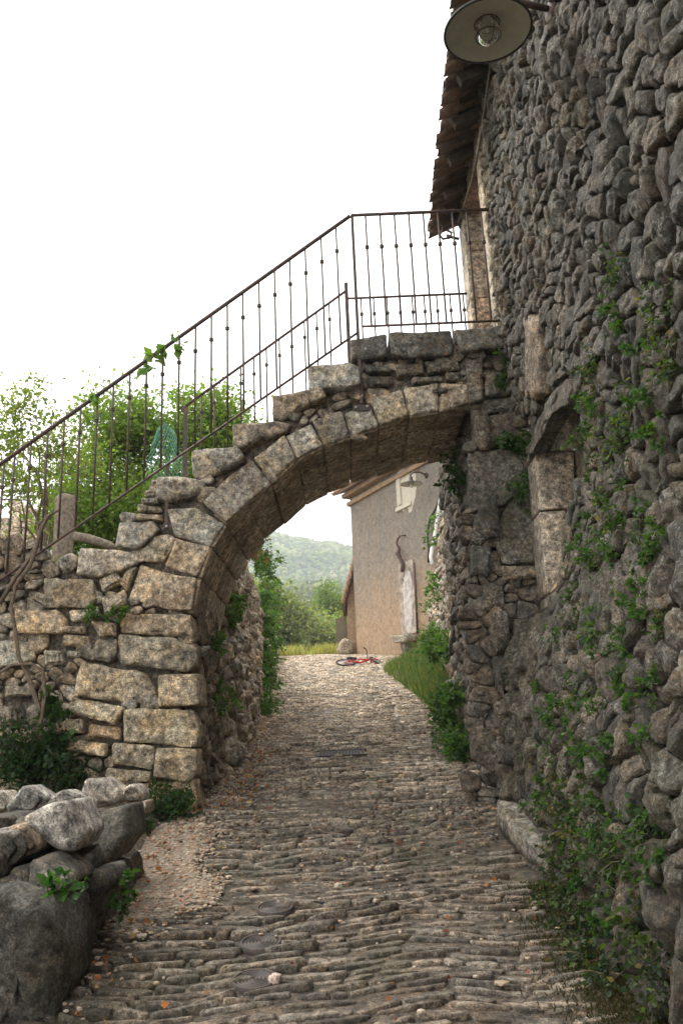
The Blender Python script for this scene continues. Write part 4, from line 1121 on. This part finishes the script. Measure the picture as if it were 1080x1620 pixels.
# blocked doorway: white streaked panel, drip ledge, old vine trunk, conduit
mb = MB(); pz0, pz1 = hp(645, 1004).z, hp(645, 888).z; s0, s1 = hs(hp(634, 950)), hs(hp(658, 950))
sbox(mb, s0, s1, pz0, pz1, -.05, .05); mb.build('blocked_doorway', simple('streaked_render', (.34, .29, .24), .9, 0, .6, 3, .02, .2), fh, flat=True)
patch('render_patch', [(641, 900), (653, 905), (655, 998), (644, 1000), (640, 960)], .056, M_white, fh, 2)
tube('conduit', [hp(654, 890, .1), hp(657, 930, .1), hp(660, 1003, .1)], .035, M_iron, fh, 8)
lg = [(hs(p), p.z) for p in (hp(634, 1006), hp(662, 1004), hp(661, 1014), hp(650, 1018), hp(636, 1017))]
def MHs(u, v, w): return HS(u, v, w)
stone(lg, MHs, .38, .1, 24, BLOCK, .08, (.30, .27, .22), 0, .1, freq=5, r2=1).build('drip_ledge', M_pier, fh)
lg = [(hs(p), p.z) for p in (hp(642, 1017), hp(652, 1017), hp(650, 1036), hp(643, 1036))]
stone(lg, MHs, .2, .1, 16, BLOCK, .08, (.22, .2, .17), 0, .1, freq=5, r2=1).build('ledge_support', M_pier, fh)
tk = empty('old_vine_trunk', hp(640, 900, .1), 'bare gnarled old vine trunk fixed on the stucco wall above the white panel', 'vine')
tube('trunk', [hp(x, y, .14) for x, y in [(636, 905), (637, 893), (633, 885), (629, 876), (631, 868), (627, 860), (629, 852), (633, 848)]], [.06, .06, .055, .08, .045, .035, .03, .025], M_iron, tk, 8)
tube('bracket', [hp(x, y, .14) for x, y in [(631, 847), (641, 847)]], .03, M_iron, tk, 6)
M_pipe = simple('white_plastic_pipe', (.78, .78, .76), .5, 0, .15, 6, 0); M_cable = simple('black_cable', (.02, .02, .02), .5, 0, .1, 6, 0)
tag(tube('drain_pipe', [hp(x, y, .14) for x, y in [(704, 742), (701, 765), (696, 792), (690, 830), (687, 850), (683, 868), (681, 880), (683, 893)]], .055, M_pipe, None, 8), 'white pipe running down the stucco wall beside the dark cable', 'pipe')
tag(tube('power_cable', [hp(x, y, .12) for x, y in [(699, 745), (699, 765), (694, 790), (690, 803), (680, 820), (677, 835), (676, 850), (678, 870), (677, 890)]], .035, M_cable, None, 8), 'thick black cable looping down the stucco wall beside the white pipe', 'cable')
lw2 = hp(674, 752, .02); lc2 = on_y(650, 766, lw2.y-.25)
street_lamp(lc2, .31, lw2, 'small round enamel lamp on the far stucco wall, seen beneath the arch', Vector((0, -.05, 1)).normalized(), .12)
# annex with sloping verge
ax = empty('lean_to', (.1, 28.3, 4.4), 'low ochre lean-to with sloping tiled verge behind the stucco house corner', 'outbuilding')
q = [on_y(x, y, 28.3) for x, y in [(572, 1040), (549, 1040), (549, 950), (567, 876), (572, 876)]]
mb = MB(); vs = [Vector((p.x, 28.3+d, p.z-(.6 if p.z < 5 else 0))) for d in (0, 3.5) for p in q]; k = 5
mb.add(vs, [(0, 1, 2, 3, 4), (9, 8, 7, 6, 5)]+[(i, i+5, (i+1) % 5+5, (i+1) % 5) for i in range(5)]); mb.build('wall', M_plain, ax, flat=True)
a, b = on_y(546, 958, 28.3), on_y(569, 868, 28.3); rr = MB(); nrm = Vector((-(b.z-a.z), 0, b.x-a.x)).normalized()
vs = []
for yy in (28.05, 31.9):
    for p, t in ((a, 0), (b, 0), (b, .10), (a, .10)): vs.append(Vector((p.x+nrm.x*t, yy, p.z+nrm.z*t)))
rr.add(vs, [(0, 1, 2, 3), (7, 6, 5, 4), (0, 4, 5, 1), (1, 5, 6, 2), (2, 6, 7, 3), (3, 7, 4, 0)], (.2, .13, .1)); arf = rr.build('roof', M_tile, ax, flat=True)
for i in range(9):
    p = a.lerp(b, (i+.5)/9); m2 = MB(); d = (b-a).normalized()
    tube_into(m2, [Vector((p.x, 28.0, p.z))-d*.14+nrm*.06, Vector((p.x, 28.0, p.z))+d*.14+nrm*.12], [.075, .06], 8, vary((.3, .19, .13), .3)); m2.build('roof_tile', M_tile, arf)
# plank fence and boulder at the crest
pf_ = empty('plank_fence', on_y(541, 1028, 30.2), 'short dark plank fence between the lean-to and the green bushes', 'fence')
for i in range(7):
    p0, p1 = on_y(533.5+i*2.6, 1028, 30.2), on_y(533.5+i*2.6, 990-i*.9, 30.2); m2 = MB(); box_into(m2, (p0.x, 30.2+.02*(i % 2), (p0.z+p1.z)/2), (.055, .03, p1.z-p0.z+.5)); m2.build('plank', M_wood, pf_, flat=True)
q = [on_y(x, y, 28.0) for x, y in [(531, 1032), (536, 1018), (546, 1010), (556, 1015), (560, 1035), (545, 1040)]]
o = stone([(a.x, a.z) for a in q], lambda u, v, w: Vector((u, 28-w, v)), .4, .3, 20, ROUND, .15, (.36, .31, .25), 0).build('boulder', M_pier); tag(o, 'grey boulder at the foot of the lean-to wall', 'boulder')

# ---- rubble retaining wall on the right past the arch
rw = empty('retaining_wall', (1.4, 10, 1.6), 'overgrown rubble wall below the stucco house on the right side of the lane', 'wall')
def RX(y): return interp(y, [(9.3, 1.35), (12, 1.52), (16, 1.87), (23.4, 2.42)])
def MR(u, v, w): return Vector((RX(u)-w+(v-.16*u)*.03, u, v))
RT = lambda u: interp(u, [(9, 5.3), (16, 5.1), (23.4, 5.0)])+.12*noise.noise(Vector((u*2, 1, 0)))
backing('mortar', MR, 9.3, 23.4, 1.2, 5.2, .2, lambda u, v: v < RT(u)-.1, M_mortar, rw, w=-.02, col=(.25, .22, .18))
emit(rubble(MR, 9.3, 23.4, 1.3, 5.3, .26, .20, lambda u, v: .16*u-.05 < v < RT(u), (.34, .30, .25), (.04, .1), 1.1, 12, .19), 'stone', M_pier, rw, 200)
# grassy bank at its foot
def gbank():
    mb = MB(); ys = [9.2+.3*i for i in range(52)]; vs = []; n = 10
    for y in ys:
        xl = interp(y, [(9, 1.25), (12, 1.2), (14.8, 1.12), (19.7, .85), (22, 1.0), (25, 2.1)]); xr = RX(y)+.5
        for i in range(n):
            x = lerp(xl, xr, i/(n-1)); vs.append(Vector((x, y, lane_z(x, y)-.02+.45*smooth(i/(n-1)*1.1)*smooth((25-y)/3)+.03*noise.noise(Vector((x*4, y*4, 0))))))
    mb.add(vs, [(j*n+i, j*n+i+1, (j+1)*n+i+1, (j+1)*n+i) for j in range(len(ys)-1) for i in range(n-1)], (.12, .11, .06)); mb.build('grass_bank', M_earth, kind='structure')
    g = np.random.default_rng(21); P = []
    while len(P) < 15000:
        y = g.uniform(11.5, 24.6); xl = interp(y, [(9, 1.25), (12, 1.2), (14.8, 1.12), (19.7, .85), (22, 1.0), (25, 2.1)]); xr = RX(y)+.2; t = g.random(); x = lerp(xl, xr, t)
        P.append((x, y, lane_z(x, y)-.04+.45*smooth(t*1.1)*smooth((25-y)/3)))
    P = np.array(P); C = leaf_colors(g, len(P), (.075, .125, .035), .3, [(.2, (.25, .23, .1))])
    blades('bank_grass', P, .24, .006, C, M_grass, 22)
gbank()

# ================================================================ BICYCLE
def bicycle():
    c = on_g(572, 1053)+Vector((0, .1, .0)); e = empty('bicycle', c, "child's red bicycle lying on its side on the cobbles by the grass", 'bicycle')
    red = simple('red_bike_paint', (.42, .02, .018), .3, 0, .1, 10, 0, .5); blk = simple('black_rubber', (.02, .02, .022), .7, 0, .2, 30, 0); met = simple('bike_metal', (.35, .35, .36), .35, .8, .1, 20, 0)
    T = Matrix.Translation(c+Vector((0, 0, .10))) @ Matrix.Rotation(R(12), 4, 'Z') @ Matrix.Rotation(math.atan(.16), 4, 'X') @ Matrix.Rotation(R(-76), 4, 'X') @ Matrix.Translation(Vector((0, 0, -.28)))
    X = lambda *p: T @ Vector(p)
    rw_ = .26
    for cx, nm in ((-.44, 0), (.44, 1)):
        st = Matrix.Rotation(R(28 if nm else 0), 4, 'Z')
        def W_(x, y, z): v = st @ Vector((x, y, 0)); return X(cx+v.x, v.y, rw_+z)
        pts = [W_(rw_*.93*math.cos(a), 0, rw_*.93*math.sin(a)) for a in [2*math.pi*i/28 for i in range(29)]]
        wh = tube('wheel', [X(cx, -.04, rw_), X(cx, .04, rw_)], .025, met, e, 8)
        tube('tyre', pts, .026, blk, wh, 8)
        tube('rim', [W_(rw_*.84*math.cos(a), 0, rw_*.84*math.sin(a)) for a in [2*math.pi*i/28 for i in range(29)]], .010, met, wh, 6)
        for k in range(12):
            a = 2*math.pi*k/12; tube('spoke', [W_(0, 0, 0), W_(rw_*.83*math.cos(a), 0, rw_*.83*math.sin(a))], .003, met, wh, 4)
    bb = (-.06, 0, .24); seat = (-.17, 0, .50); head = (.27, 0, .50)
    fm = MB()
    for a, b, r in ((bb, seat, .020), (bb, head, .026), (seat, head, .022), (bb, (-.44, .05, rw_), .014), (bb, (-.44, -.05, rw_), .014), (seat, (-.44, .05, rw_), .013), (seat, (-.44, -.05, rw_), .013), ((.25, 0, .56), (.30, 0, .44), .024)):
        tube_into(fm, [X(*a), X(*b)], r, 8)
    fm.build('frame', red, e)
    fm = MB()
    for s in (-.06, .06): tube_into(fm, [X(.30, s*.7, .44), X(.36, s, .36), X(.44, s, rw_)], .017, 8)
    tube_into(fm, [X(.30, -.07, .44), X(.30, .07, .44)], .018, 8); fm.build('fork', red, e)
    sd_ = MB(); tube_into(sd_, [X(-.33, 0, .60), X(-.25, 0, .615), X(-.12, 0, .60), X(-.06, 0, .60)], [.05, .06, .035, .015], 10); tube_into(sd_, [X(*seat), X(-.20, 0, .60)], .013, 8); sd_.build('saddle', blk, e)
    hb = tube('handlebar', [X(.16, -.28, .66), X(.22, -.2, .68), X(.23, -.06, .60), X(.24, 0, .58), X(.23, .06, .60), X(.22, .2, .68), X(.16, .28, .66)], .012, blk, e, 8)
    tube('stem', [X(.26, 0, .52), X(.24, 0, .59)], .016, met, e, 8)
    for s in (-1, 1): tube('grip', [X(.14, s*.29, .655), X(.19, s*.235, .67)], .019, blk, hb, 8)
    cr = MB(); lathe_into(cr, [(.001, 0), (.075, 0), (.075, .006), (.001, .006)], X(bb[0], .05, bb[2]), 20, (T.to_3x3() @ Vector((0, 1, 0)))); k = cr.build('chainring', met, e)
    for s in (-1, 1):
        tube('crank', [X(bb[0], s*.06, bb[2]), X(bb[0]+s*.13, s*.075, bb[2])], .010, met, e, 6); m2 = MB(); q = X(bb[0]+s*.13, s*.115, bb[2]); box_into(m2, q, (.08, .07, .02), T.to_3x3()); m2.build('pedal', blk, e, flat=True)
bicycle()

# ================================================================ TREES AND PLANTS
def blob(px, py, Y, rx, rz): p = on_y(px, py, Y); return (p, rx, rz)
b_ = on_y(250, 870, 11.5); b_.z = 3.8
tree('fruit_tree', b_, on_y(250, 760, 11.5), [blob(235, 740, 11.5, .85, .85), blob(160, 775, 11.2, .75, .6), blob(300, 690, 11.8, .8, .75), blob(350, 720, 12, .7, .6), blob(270, 800, 11, .8, .5), blob(400, 745, 12.2, .6, .45), blob(200, 680, 11.6, .55, .5), blob(150, 840, 11, .6, .35)],
     270, 170, .07, (.15, .22, .05), 'dense leafy green tree in the garden behind the stair railing', 'tree', 31, trunk_r=.09, clump_r=.27, pal=[(.3, (.17, .25, .05))])
b_ = on_y(70, 880, 9.6); b_.z = 3.5
tree('young_tree', b_, on_y(75, 740, 9.6), [blob(60, 690, 9.6, .42, .5), blob(105, 690, 9.7, .38, .35), blob(35, 640, 9.5, .22, .3), blob(50, 770, 9.4, .4, .3), blob(115, 740, 9.8, .4, .35), blob(10, 700, 9.6, .2, .35), blob(20, 800, 9.2, .35, .3)],
     75, 42, .06, (.14, .19, .04), 'sparse young tree with bare twigs at the left edge of the garden', 'tree', 32, trunk_r=.035, clump_r=.17, pal=[(.35, (.22, .24, .06))], forks=6)
# bushes past the crest
for i, (px, py, Y, r, rz, colr, lb, sd_) in enumerate([
    (424, 975, 41, 1.4, 1.5, (.17, .19, .10), 'pale olive green bush nearest the ivy wall at the end of the lane', 41),
    (474, 1006, 46, 1.7, 1.0, (.19, .205, .11), 'round silvery bush in the middle of the view past the crest', 42),
    (462, 995, 62, 2.2, 1.2, (.13, .17, .055), 'tall green tree rising behind the silvery bushes', 43),
    (524, 965, 66, 1.9, 2.2, (.13, .185, .045), 'bright green tree beside the plank fence', 44),
    (390, 965, 52, 2.2, 1.8, (.14, .17, .07), 'green tree half hidden behind the ivy hung wall', 45),
    (545, 1012, 48, 1.6, 1.2, (.19, .22, .07), 'low yellow green bush in front of the bright green tree', 46)]):
    c = on_y(px, py, Y); base = Vector((c.x, c.y, terr(c.x, c.y)))
    tree('olive_bush' if i < 2 else 'oak_tree', base, c, [(c, r, rz), (c+Vector((-r*.7, .3, -rz*.3)), r*.7, rz*.7), (c+Vector((r*.7, -.3, -rz*.35)), r*.7, rz*.7), (c+Vector((0, 0, rz*.45)), r*.55, rz*.55), (Vector((c.x, c.y, (c.z+base.z)/2)), r*.9, (c.z-base.z)*.4)],
         130, 95, .20, colr, lb, 'bush' if i in (0, 1, 5) else 'tree', sd_, trunk_r=.12, clump_r=.7, pal=[(.3, tuple(min(1, v*1.35) for v in colr))])
# dry grass at the crest
g = np.random.default_rng(51); P = []
for k in range(2600):
    px = g.choice([g.normal(462, 11), g.normal(516, 10), g.uniform(440, 560)], p=[.4, .4, .2]); Y = g.uniform(28.8, 31)
    p = on_y(px, 1035, Y); P.append((p.x, Y, lane_z(p.x, Y)-.02))
P = np.array(P); blades('dry_grass', P, .42, .010, leaf_colors(g, len(P), (.42, .38, .16), .25, [(.3, (.25, .28, .08))]), M_grass, 52, .25)

def hit_fn(f, x, y, lo=.3, hi=30.):
    """walk the sight line to a wall given by f(point) > 0 inside"""
    d = ray(x, y); t = lo
    while t < hi:
        if f(EYE+d*t) > 0: break
        t += .05
    for k in range(12):
        lo_ = t-.05; t2 = (lo_+t)/2
        if f(EYE+d*t2) > 0: t = t2
        else: break
    return EYE+d*t
hitL = lambda x, y: hit_fn(lambda p: LX(p.y)-p.x if p.y > 8.2 else -1, x, y)
# ivy on the left wall
PI = [hitL(x, y) for x, y in [(402, 885), (408, 905), (413, 925), (412, 950), (414, 975), (416, 1000), (413, 1025), (411, 1050), (410, 1075), (408, 1100), (404, 1125), (404, 1150), (420, 960), (424, 985), (422, 1015), (420, 1040), (418, 1070)]]
wall_plant('ivy', PI, (1, -.2, .1), .24, 7500, .05, (.06, .115, .035), 'long curtain of ivy hanging down the left wall past the arch', 'ivy', 61, droop=.8, pal=[(.2, (.10, .18, .04))])
wall_plant('ivy', [hitL(x, y) for x, y in [(388, 872), (396, 880), (420, 925), (430, 960), (436, 990)]], (1, -.2, .3), .18, 1100, .045, (.10, .12, .045), 'thin reddish creeper along the top edge of the left wall', 'ivy', 62, droop=.4, pal=[(.35, (.22, .10, .05))])
hitJ = lambda x, y: on_x(x, y, -1.22)
for i, (pts, n, lb) in enumerate([([(365, 955), (362, 975)], 420, 'bright green tuft just under the springing of the arch'), ([(340, 1010), (338, 1025)], 200, 'small fern tuft in the left jamb of the arch, upper of two'), ([(343, 1095), (341, 1115)], 230, 'small green tuft low in the left jamb of the arch')]):
    wall_plant('wall_plant', [hitJ(*p) for p in pts], (1, -.3, .1), .12, n, .035, (.07, .14, .03), lb, 'wall plant', 70+i, 'weeds rooted in the arch masonry')
for i, (pts, n, lb) in enumerate([([(800, 590), (812, 600), (805, 612)], 420, 'dark weed hanging beside the right end of the landing stones'), ([(800, 700), (818, 705), (822, 690)], 420, 'dark weed on the dressed blocks right of the arch crown'),
    ([(722, 735), (728, 755), (722, 770)], 600, 'dark fern hanging where the arch meets the right pier'), ([(822, 770), (830, 790)], 200, 'small weed between the pier blocks and the pale niche')]):
    wall_plant('wall_plant', [on_y(x, y, YF-.06) if x > 760 else on_x(x, y, 1.14) for x, y in pts], (-.3, -1, .1), .12, n, .035, (.04, .085, .022), lb, 'wall plant', 80+i, 'weeds rooted in the arch masonry', droop=.7)
# weeds on the dark right wall
WP = [([(995, 410), (985, 440), (990, 500)], .10, 380, 'airy green weed high on the dark wall, above the level of the landing'), ([(1070, 500), (1060, 540), (1075, 570)], .12, 620, 'leafy weed cut by the right edge of the photo, level with the landing'),
    ([(950, 560), (945, 600), (950, 640)], .10, 420, 'weed on the dark wall just above right of the niche'), ([(1010, 640), (990, 690), (1000, 720)], .12, 620, 'bushy weed right of the niche opening'),
    ([(930, 700), (940, 745), (965, 790)], .08, 380, 'trailing weed beside the pale niche block'), ([(1000, 830), (1030, 860), (985, 880)], .12, 560, 'weed midway up the dark wall towards the right edge'),
    ([(915, 940), (935, 980)], .10, 420, 'light green weed on the dark wall below the niche'), ([(815, 1050), (820, 1080)], .07, 220, 'small fern at the corner of pier and dark wall'),
    ([(1000, 1040), (1020, 1060)], .09, 300, 'spiky small weed under the widest bulging stone'), ([(930, 1090), (960, 1110)], .09, 340, 'pale leaved weed in the middle of the lower dark wall'),
    ([(885, 1225), (910, 1245), (893, 1275), (920, 1290), (915, 1330)], .13, 1500, 'big bushy green plant above the stone step block'), ([(960, 1290), (985, 1320), (1000, 1360)], .13, 900, 'leafy plant hanging right of the bushy plant'),
    ([(915, 1390), (935, 1430), (950, 1480), (935, 1360)], .11, 1300, 'dark trailing plant down the foot of the wall past the step block'), ([(1010, 1440), (1040, 1480), (1000, 1520), (1060, 1540)], .13, 1100, 'ivy like plant low on the wall near the right edge'),
    ([(1050, 1300), (1065, 1340), (1070, 1250)], .10, 500, 'small leaved plant at the right edge beside pale stones'), ([(1075, 960), (1068, 990)], .08, 260, 'grassy tuft at the right edge of the photo'),
    ([(875, 1440), (895, 1480), (910, 1530), (950, 1570)], .10, 900, 'low weeds along the seam of lane and dark wall'), ([(960, 1180), (940, 1200)], .09, 350, 'small weed over the bushy plant')]
for i, (pts, r, n, lb) in enumerate(WP):
    pp = []
    for p in pts:
        q = hit_wall(*p)
        if q.z < lane_z(q.x, q.y)+.03: q = on_g(*p); q.z += .05; q.x += .05
        pp.append(q)
    dark = pts[0][1] > 1180
    wall_plant('wall_plant', pp, (-1, -.35, .15), r, int(n*1.15), .020 if not dark else .021, (.03, .046, .02) if dark else (.042, .066, .028), lb, 'wall plant', 100+i, 'weeds rooted in the dark rubble wall', droop=.55, pal=[(.15, (.08, .12, .035)), (.06, (.16, .12, .05))])
# sprinkling of tiny weeds
V_, F_, C_ = [], [], []; off = 0; rs = random.Random(9)
for k in range(110):
    px, py = rs.uniform(860, 1075), rs.triangular(380, 1600, 1300)
    q = hit_wall(px, py)
    if q.z < lane_z(q.x, q.y)+.05 or (4.9 < q.y < 6.5 and 2.5 < q.z < 4.1): continue
    V, Fc, C = wall_plant('x', [q+Vector((-.06, 0, 0))], (-1, -.35, .1), rs.uniform(.04, .08), rs.randint(40, 120), .02, (.05, .10, .028), None, None, 300+k, stems=False)
    V_.append(V); F_.append(Fc+off); C_.append(C); off += len(V)
from_np('small_wall_weeds', np.concatenate(V_), np.concatenate(F_), np.concatenate(C_), M_leaf, None, 'stuff', flat=True)
# moss skirt along the foot of the dark wall
g = np.random.default_rng(77); P = []
for k in range(13000):
    y = g.uniform(3.0, 5.0); x = XW(y, lane_z(0, y))-.02-abs(g.normal(0, .14)); P.append((x, y, lane_z(x, y)+.015))
P = np.array(P); blades('moss', P, .022, .003, leaf_colors(g, len(P), (.042, .04, .014), .3, [(.3, (.06, .05, .02))]), M_grass, 78, .6)
# weeds at the foot of the pier and along the right edge under the arch
def gp(x, y, up=.05): q = on_g(x, y); q.z += up; return q
wall_plant('shrub', [Vector((1.16, 9.6, 1.72)), Vector((1.14, 10.0, 1.85)), Vector((1.13, 9.0, 1.6)), Vector((1.14, 9.3, 1.95)), Vector((1.25, 11, 2.1)), Vector((1.12, 8.5, 1.5)), Vector((1.14, 8.8, 2.0))], (-1, -.3, .3), .15, 4600, .036, (.055, .105, .032), 'tall leafy weeds heaped along the right foot of the lane under the arch', 'shrub', 91, droop=0)
wall_plant('shrub', [Vector((1.45, 13, 2.9)), Vector((1.5, 14, 3.1)), Vector((1.6, 12, 2.8)), Vector((1.7, 15.5, 3.4))], (-1, -.5, .5), .24, 2600, .05, (.07, .13, .04), 'green shrub on the grassy bank against the far rubble wall', 'shrub', 92, droop=0)
wall_plant('wall_plant', [MR(u, v, .05) for u, v in [(15, 4.4), (17, 4.7), (19, 4.2), (14, 4.0), (21, 4.8), (13, 4.8)]], (-1, -.5, .2), .25, 900, .05, (.08, .15, .04), 'scattered weeds on the sunlit rubble wall below the stucco house', 'wall plant', 93)
wall_plant('weed', [gp(265, 1290, .1), gp(240, 1305, .1), gp(285, 1300, .08), gp(225, 1320, .06)], (.1, -1, .6), .14, 2000, .03, (.04, .08, .028), 'dark low weeds at the foot of the left pier by the gravel', 'weed', 94, droop=.1)
wall_plant('weed', [on_y(x, y, 6.75) for x, y in [(15, 1190), (50, 1215), (85, 1215), (20, 1230), (110, 1235), (60, 1180)]], (.1, -1, .3), .17, 3600, .033, (.03, .058, .02), 'dark undergrowth against the stair wall behind the low boulders', 'undergrowth', 95)
wall_plant('climber', [on_y(x, y, 6.8) for x, y in [(92, 1110), (90, 1135), (98, 1160), (88, 1180)]], (.1, -1, .2), .09, 320, .06, (.04, .085, .026), 'climber with heart shaped leaves on the stair wall beside the vine stem', 'climber', 96, droop=.9)
wall_plant('wall_plant', [on_y(x, y, 6.82) for x, y in [(150, 972), (185, 972)]], (0, -1, .1), .08, 260, .03, (.08, .15, .035), 'small weed in the joint under the stone step ends of the stair wall', 'wall plant', 97)
wall_plant('weed', [on_y(x, y, 3.6) for x, y in [(90, 1395), (75, 1410), (110, 1405)]], (.3, -1, .3), .045, 90, .035, (.05, .11, .03), 'small leafy sprig rooted on the big dark boulder', 'weed', 98)
wall_plant('weed', [on_x(x, y, -1.15) for x, y in [(190, 1400), (182, 1425)]], (1, -.5, .2), .06, 130, .03, (.05, .11, .03), 'small weed in the joint at the end of the low boulder wall', 'weed', 99)
# grape vine stem climbing at the far left
gv = empty('grape_vine', on_y(100, 1240, 6.7), 'gnarled bare grape vine stem climbing the stair wall at the far left', 'vine')
tube('stem', [on_y(x, y, 6.74) for x, y in [(96, 1245), (108, 1222), (98, 1200), (72, 1185), (60, 1165), (66, 1130), (52, 1090), (45, 1070), (30, 1040), (26, 1005), (18, 960), (26, 925), (48, 895), (58, 865), (66, 835), (78, 815), (92, 808)]], [.028, .03, .028, .026, .024, .02, .02, .018, .018, .017, .016, .016, .018, .02, .018, .014, .01], M_bark, gv, 8)
tube('branch', [on_y(x, y, 6.72) for x, y in [(-10, 1070), (20, 1052), (50, 1050), (68, 1062), (72, 1100), (64, 1150), (70, 1190), (92, 1215)]], [.012, .013, .014, .014, .014, .016, .016, .014], M_bark, gv, 6)
tube('branch', [on_y(x, y, 6.74) for x, y in [(0, 955), (24, 915), (50, 880), (62, 850), (60, 830), (76, 815)]], [.018, .018, .016, .012, .01, .006], M_bark, gv, 6)
tube('branch', [on_y(x, y, 7.4) for x, y in [(-5, 790), (20, 790), (50, 792), (78, 770), (100, 778), (125, 782)]], [.008, .008, .007, .006, .004, .003], M_bark, gv, 5)
q_ = [on_y(x, y, 6.84) for x, y in [(236, 575), (248, 562), (262, 552), (283, 535), (290, 545), (150, 628)]]
wall_plant('vine_shoot', q_, (0, -1, -.4), .06, 66, .085, (.13, .21, .05), 'vine leaves hanging from the middle of the front handrail', 'vine shoot', 120, droop=.6)
# stump, netting, log edging
st_ = on_y(101, 850, 8.9)
pe = empty('wooden_post', (st_.x, 8.9, 3.4), 'weathered stump like wooden post standing in the garden grass', 'post')
mb = MB(); rr_ = .11; lathe_into(mb, [(rr_*1.1, -.4), (rr_, 0), (rr_*.95, .3), (rr_*1.02, .5), (rr_*.8, .53), (.001, .54)], (st_.x, 8.9, st_.z-.05), 18); o = mb.build('post_body', M_wood, pe)
me = o.data
for v in me.vertices:
    a = math.atan2(v.co.y-8.9, v.co.x-st_.x); k = 1+.12*noise.noise(Vector((math.cos(a)*3, math.sin(a)*3, v.co.z))); v.co.x = st_.x+(v.co.x-st_.x)*k; v.co.y = 8.9+(v.co.y-8.9)*k
tag(tube('log', [on_y(x, y, 8.6) for x, y in [(118, 848), (140, 852), (172, 862), (182, 868)]], [.05, .05, .045, .04], M_wood, None, 8), 'grey log edging lying in the grass beside the wooden post', 'log')
M_net = simple('green_plastic_netting', (.10, .32, .24), .5, 0, .1, 10, 0)
mb = MB(); c0 = on_y(262, 755, 8.35)
for k in range(-9, 12):
    for s in (-1, 1):
        pts = []
        for i in range(9):
            t = i/8; u = (k*.045+s*t*.35); 
            if not -.26 < u < .20+.1*t: 
                if len(pts) > 1: tube_into(mb, pts, .0035, 4, cap=False)
                pts = []; continue
            z = c0.z-.05+.66*(1-t)*(1-.25*abs(u)*2); x = c0.x+u*(.45+.6*t)
            pts.append(Vector((x, 8.35+.05*math.sin(u*14+t*3), z)))
        if len(pts) > 1: tube_into(mb, pts, .0022, 4, cap=False)
tag(mb.build('netting', M_net), 'green plastic netting bunched behind the stair railing', 'netting')
# pale far wall glimpsed through the left garden
gw = empty('garden_wall', on_y(40, 850, 14), 'pale crumbling garden wall glimpsed behind the left edge of the railing', 'wall')
for x0, y0, x1, y1 in [(18, 812, 34, 850), (36, 800, 50, 826), (37, 828, 52, 852), (53, 806, 66, 838), (20, 790, 33, 810), (-8, 820, 16, 852), (54, 840, 70, 856)]:
    q = [on_y(x, y, 14) for x, y in [(x0, y0), (x1, y0), (x1, y1), (x0, y1)]]
    stone([(a.x, a.z) for a in q], lambda u, v, w: Vector((u, 14-w, v)), .08, .2, 16, BLOCK, .06, vary((.52, .44, .36), .15), 0, .4, freq=6, r2=1).build('stone', M_pale, gw)
# fallen leaves
g = np.random.default_rng(88); P = []
for k in range(520):
    if g.random() < .6: y = g.uniform(3.5, 22); x = interp(y, LANE_L)+abs(g.normal(0, .18))+.05
    elif g.random() < .5: y = g.uniform(3.3, 8); x = g.uniform(-1.2, 1.1)
    else: y = g.uniform(6.8, 9.5); x = -1.05+abs(g.normal(0, .12))
    P.append((x, y, lane_z(x, y)+.05))
P = np.array(P); D = g.normal(size=(len(P), 3)); D[:, 2] *= .2; L = g.uniform(.015, .045, len(P))
V, Fc, C = leaves_np(P, D, L, L*.8, leaf_colors(g, len(P), (.36, .14, .05), .35, [(.25, (.40, .27, .10)), (.2, (.2, .06, .04))]), 5)
from_np('fallen_leaves', V, Fc, C, M_dry, None, 'stuff', flat=True)
q = on_g(433, 1563); o = stone([(q.x-.03, q.y-.02), (q.x+.02, q.y-.03), (q.x+.04, q.y+.01), (q.x, q.y+.03)], lambda u, v, w: Vector((u, v, lane_z(u, v)+.04+w)), .012, .02, 12, ROUND, .1, (.62, .50, .44), 0).build('stone_chip', M_pale)
tag(o, 'pale pinkish chip of stone lying beside the lowest round cover', 'stone chip')
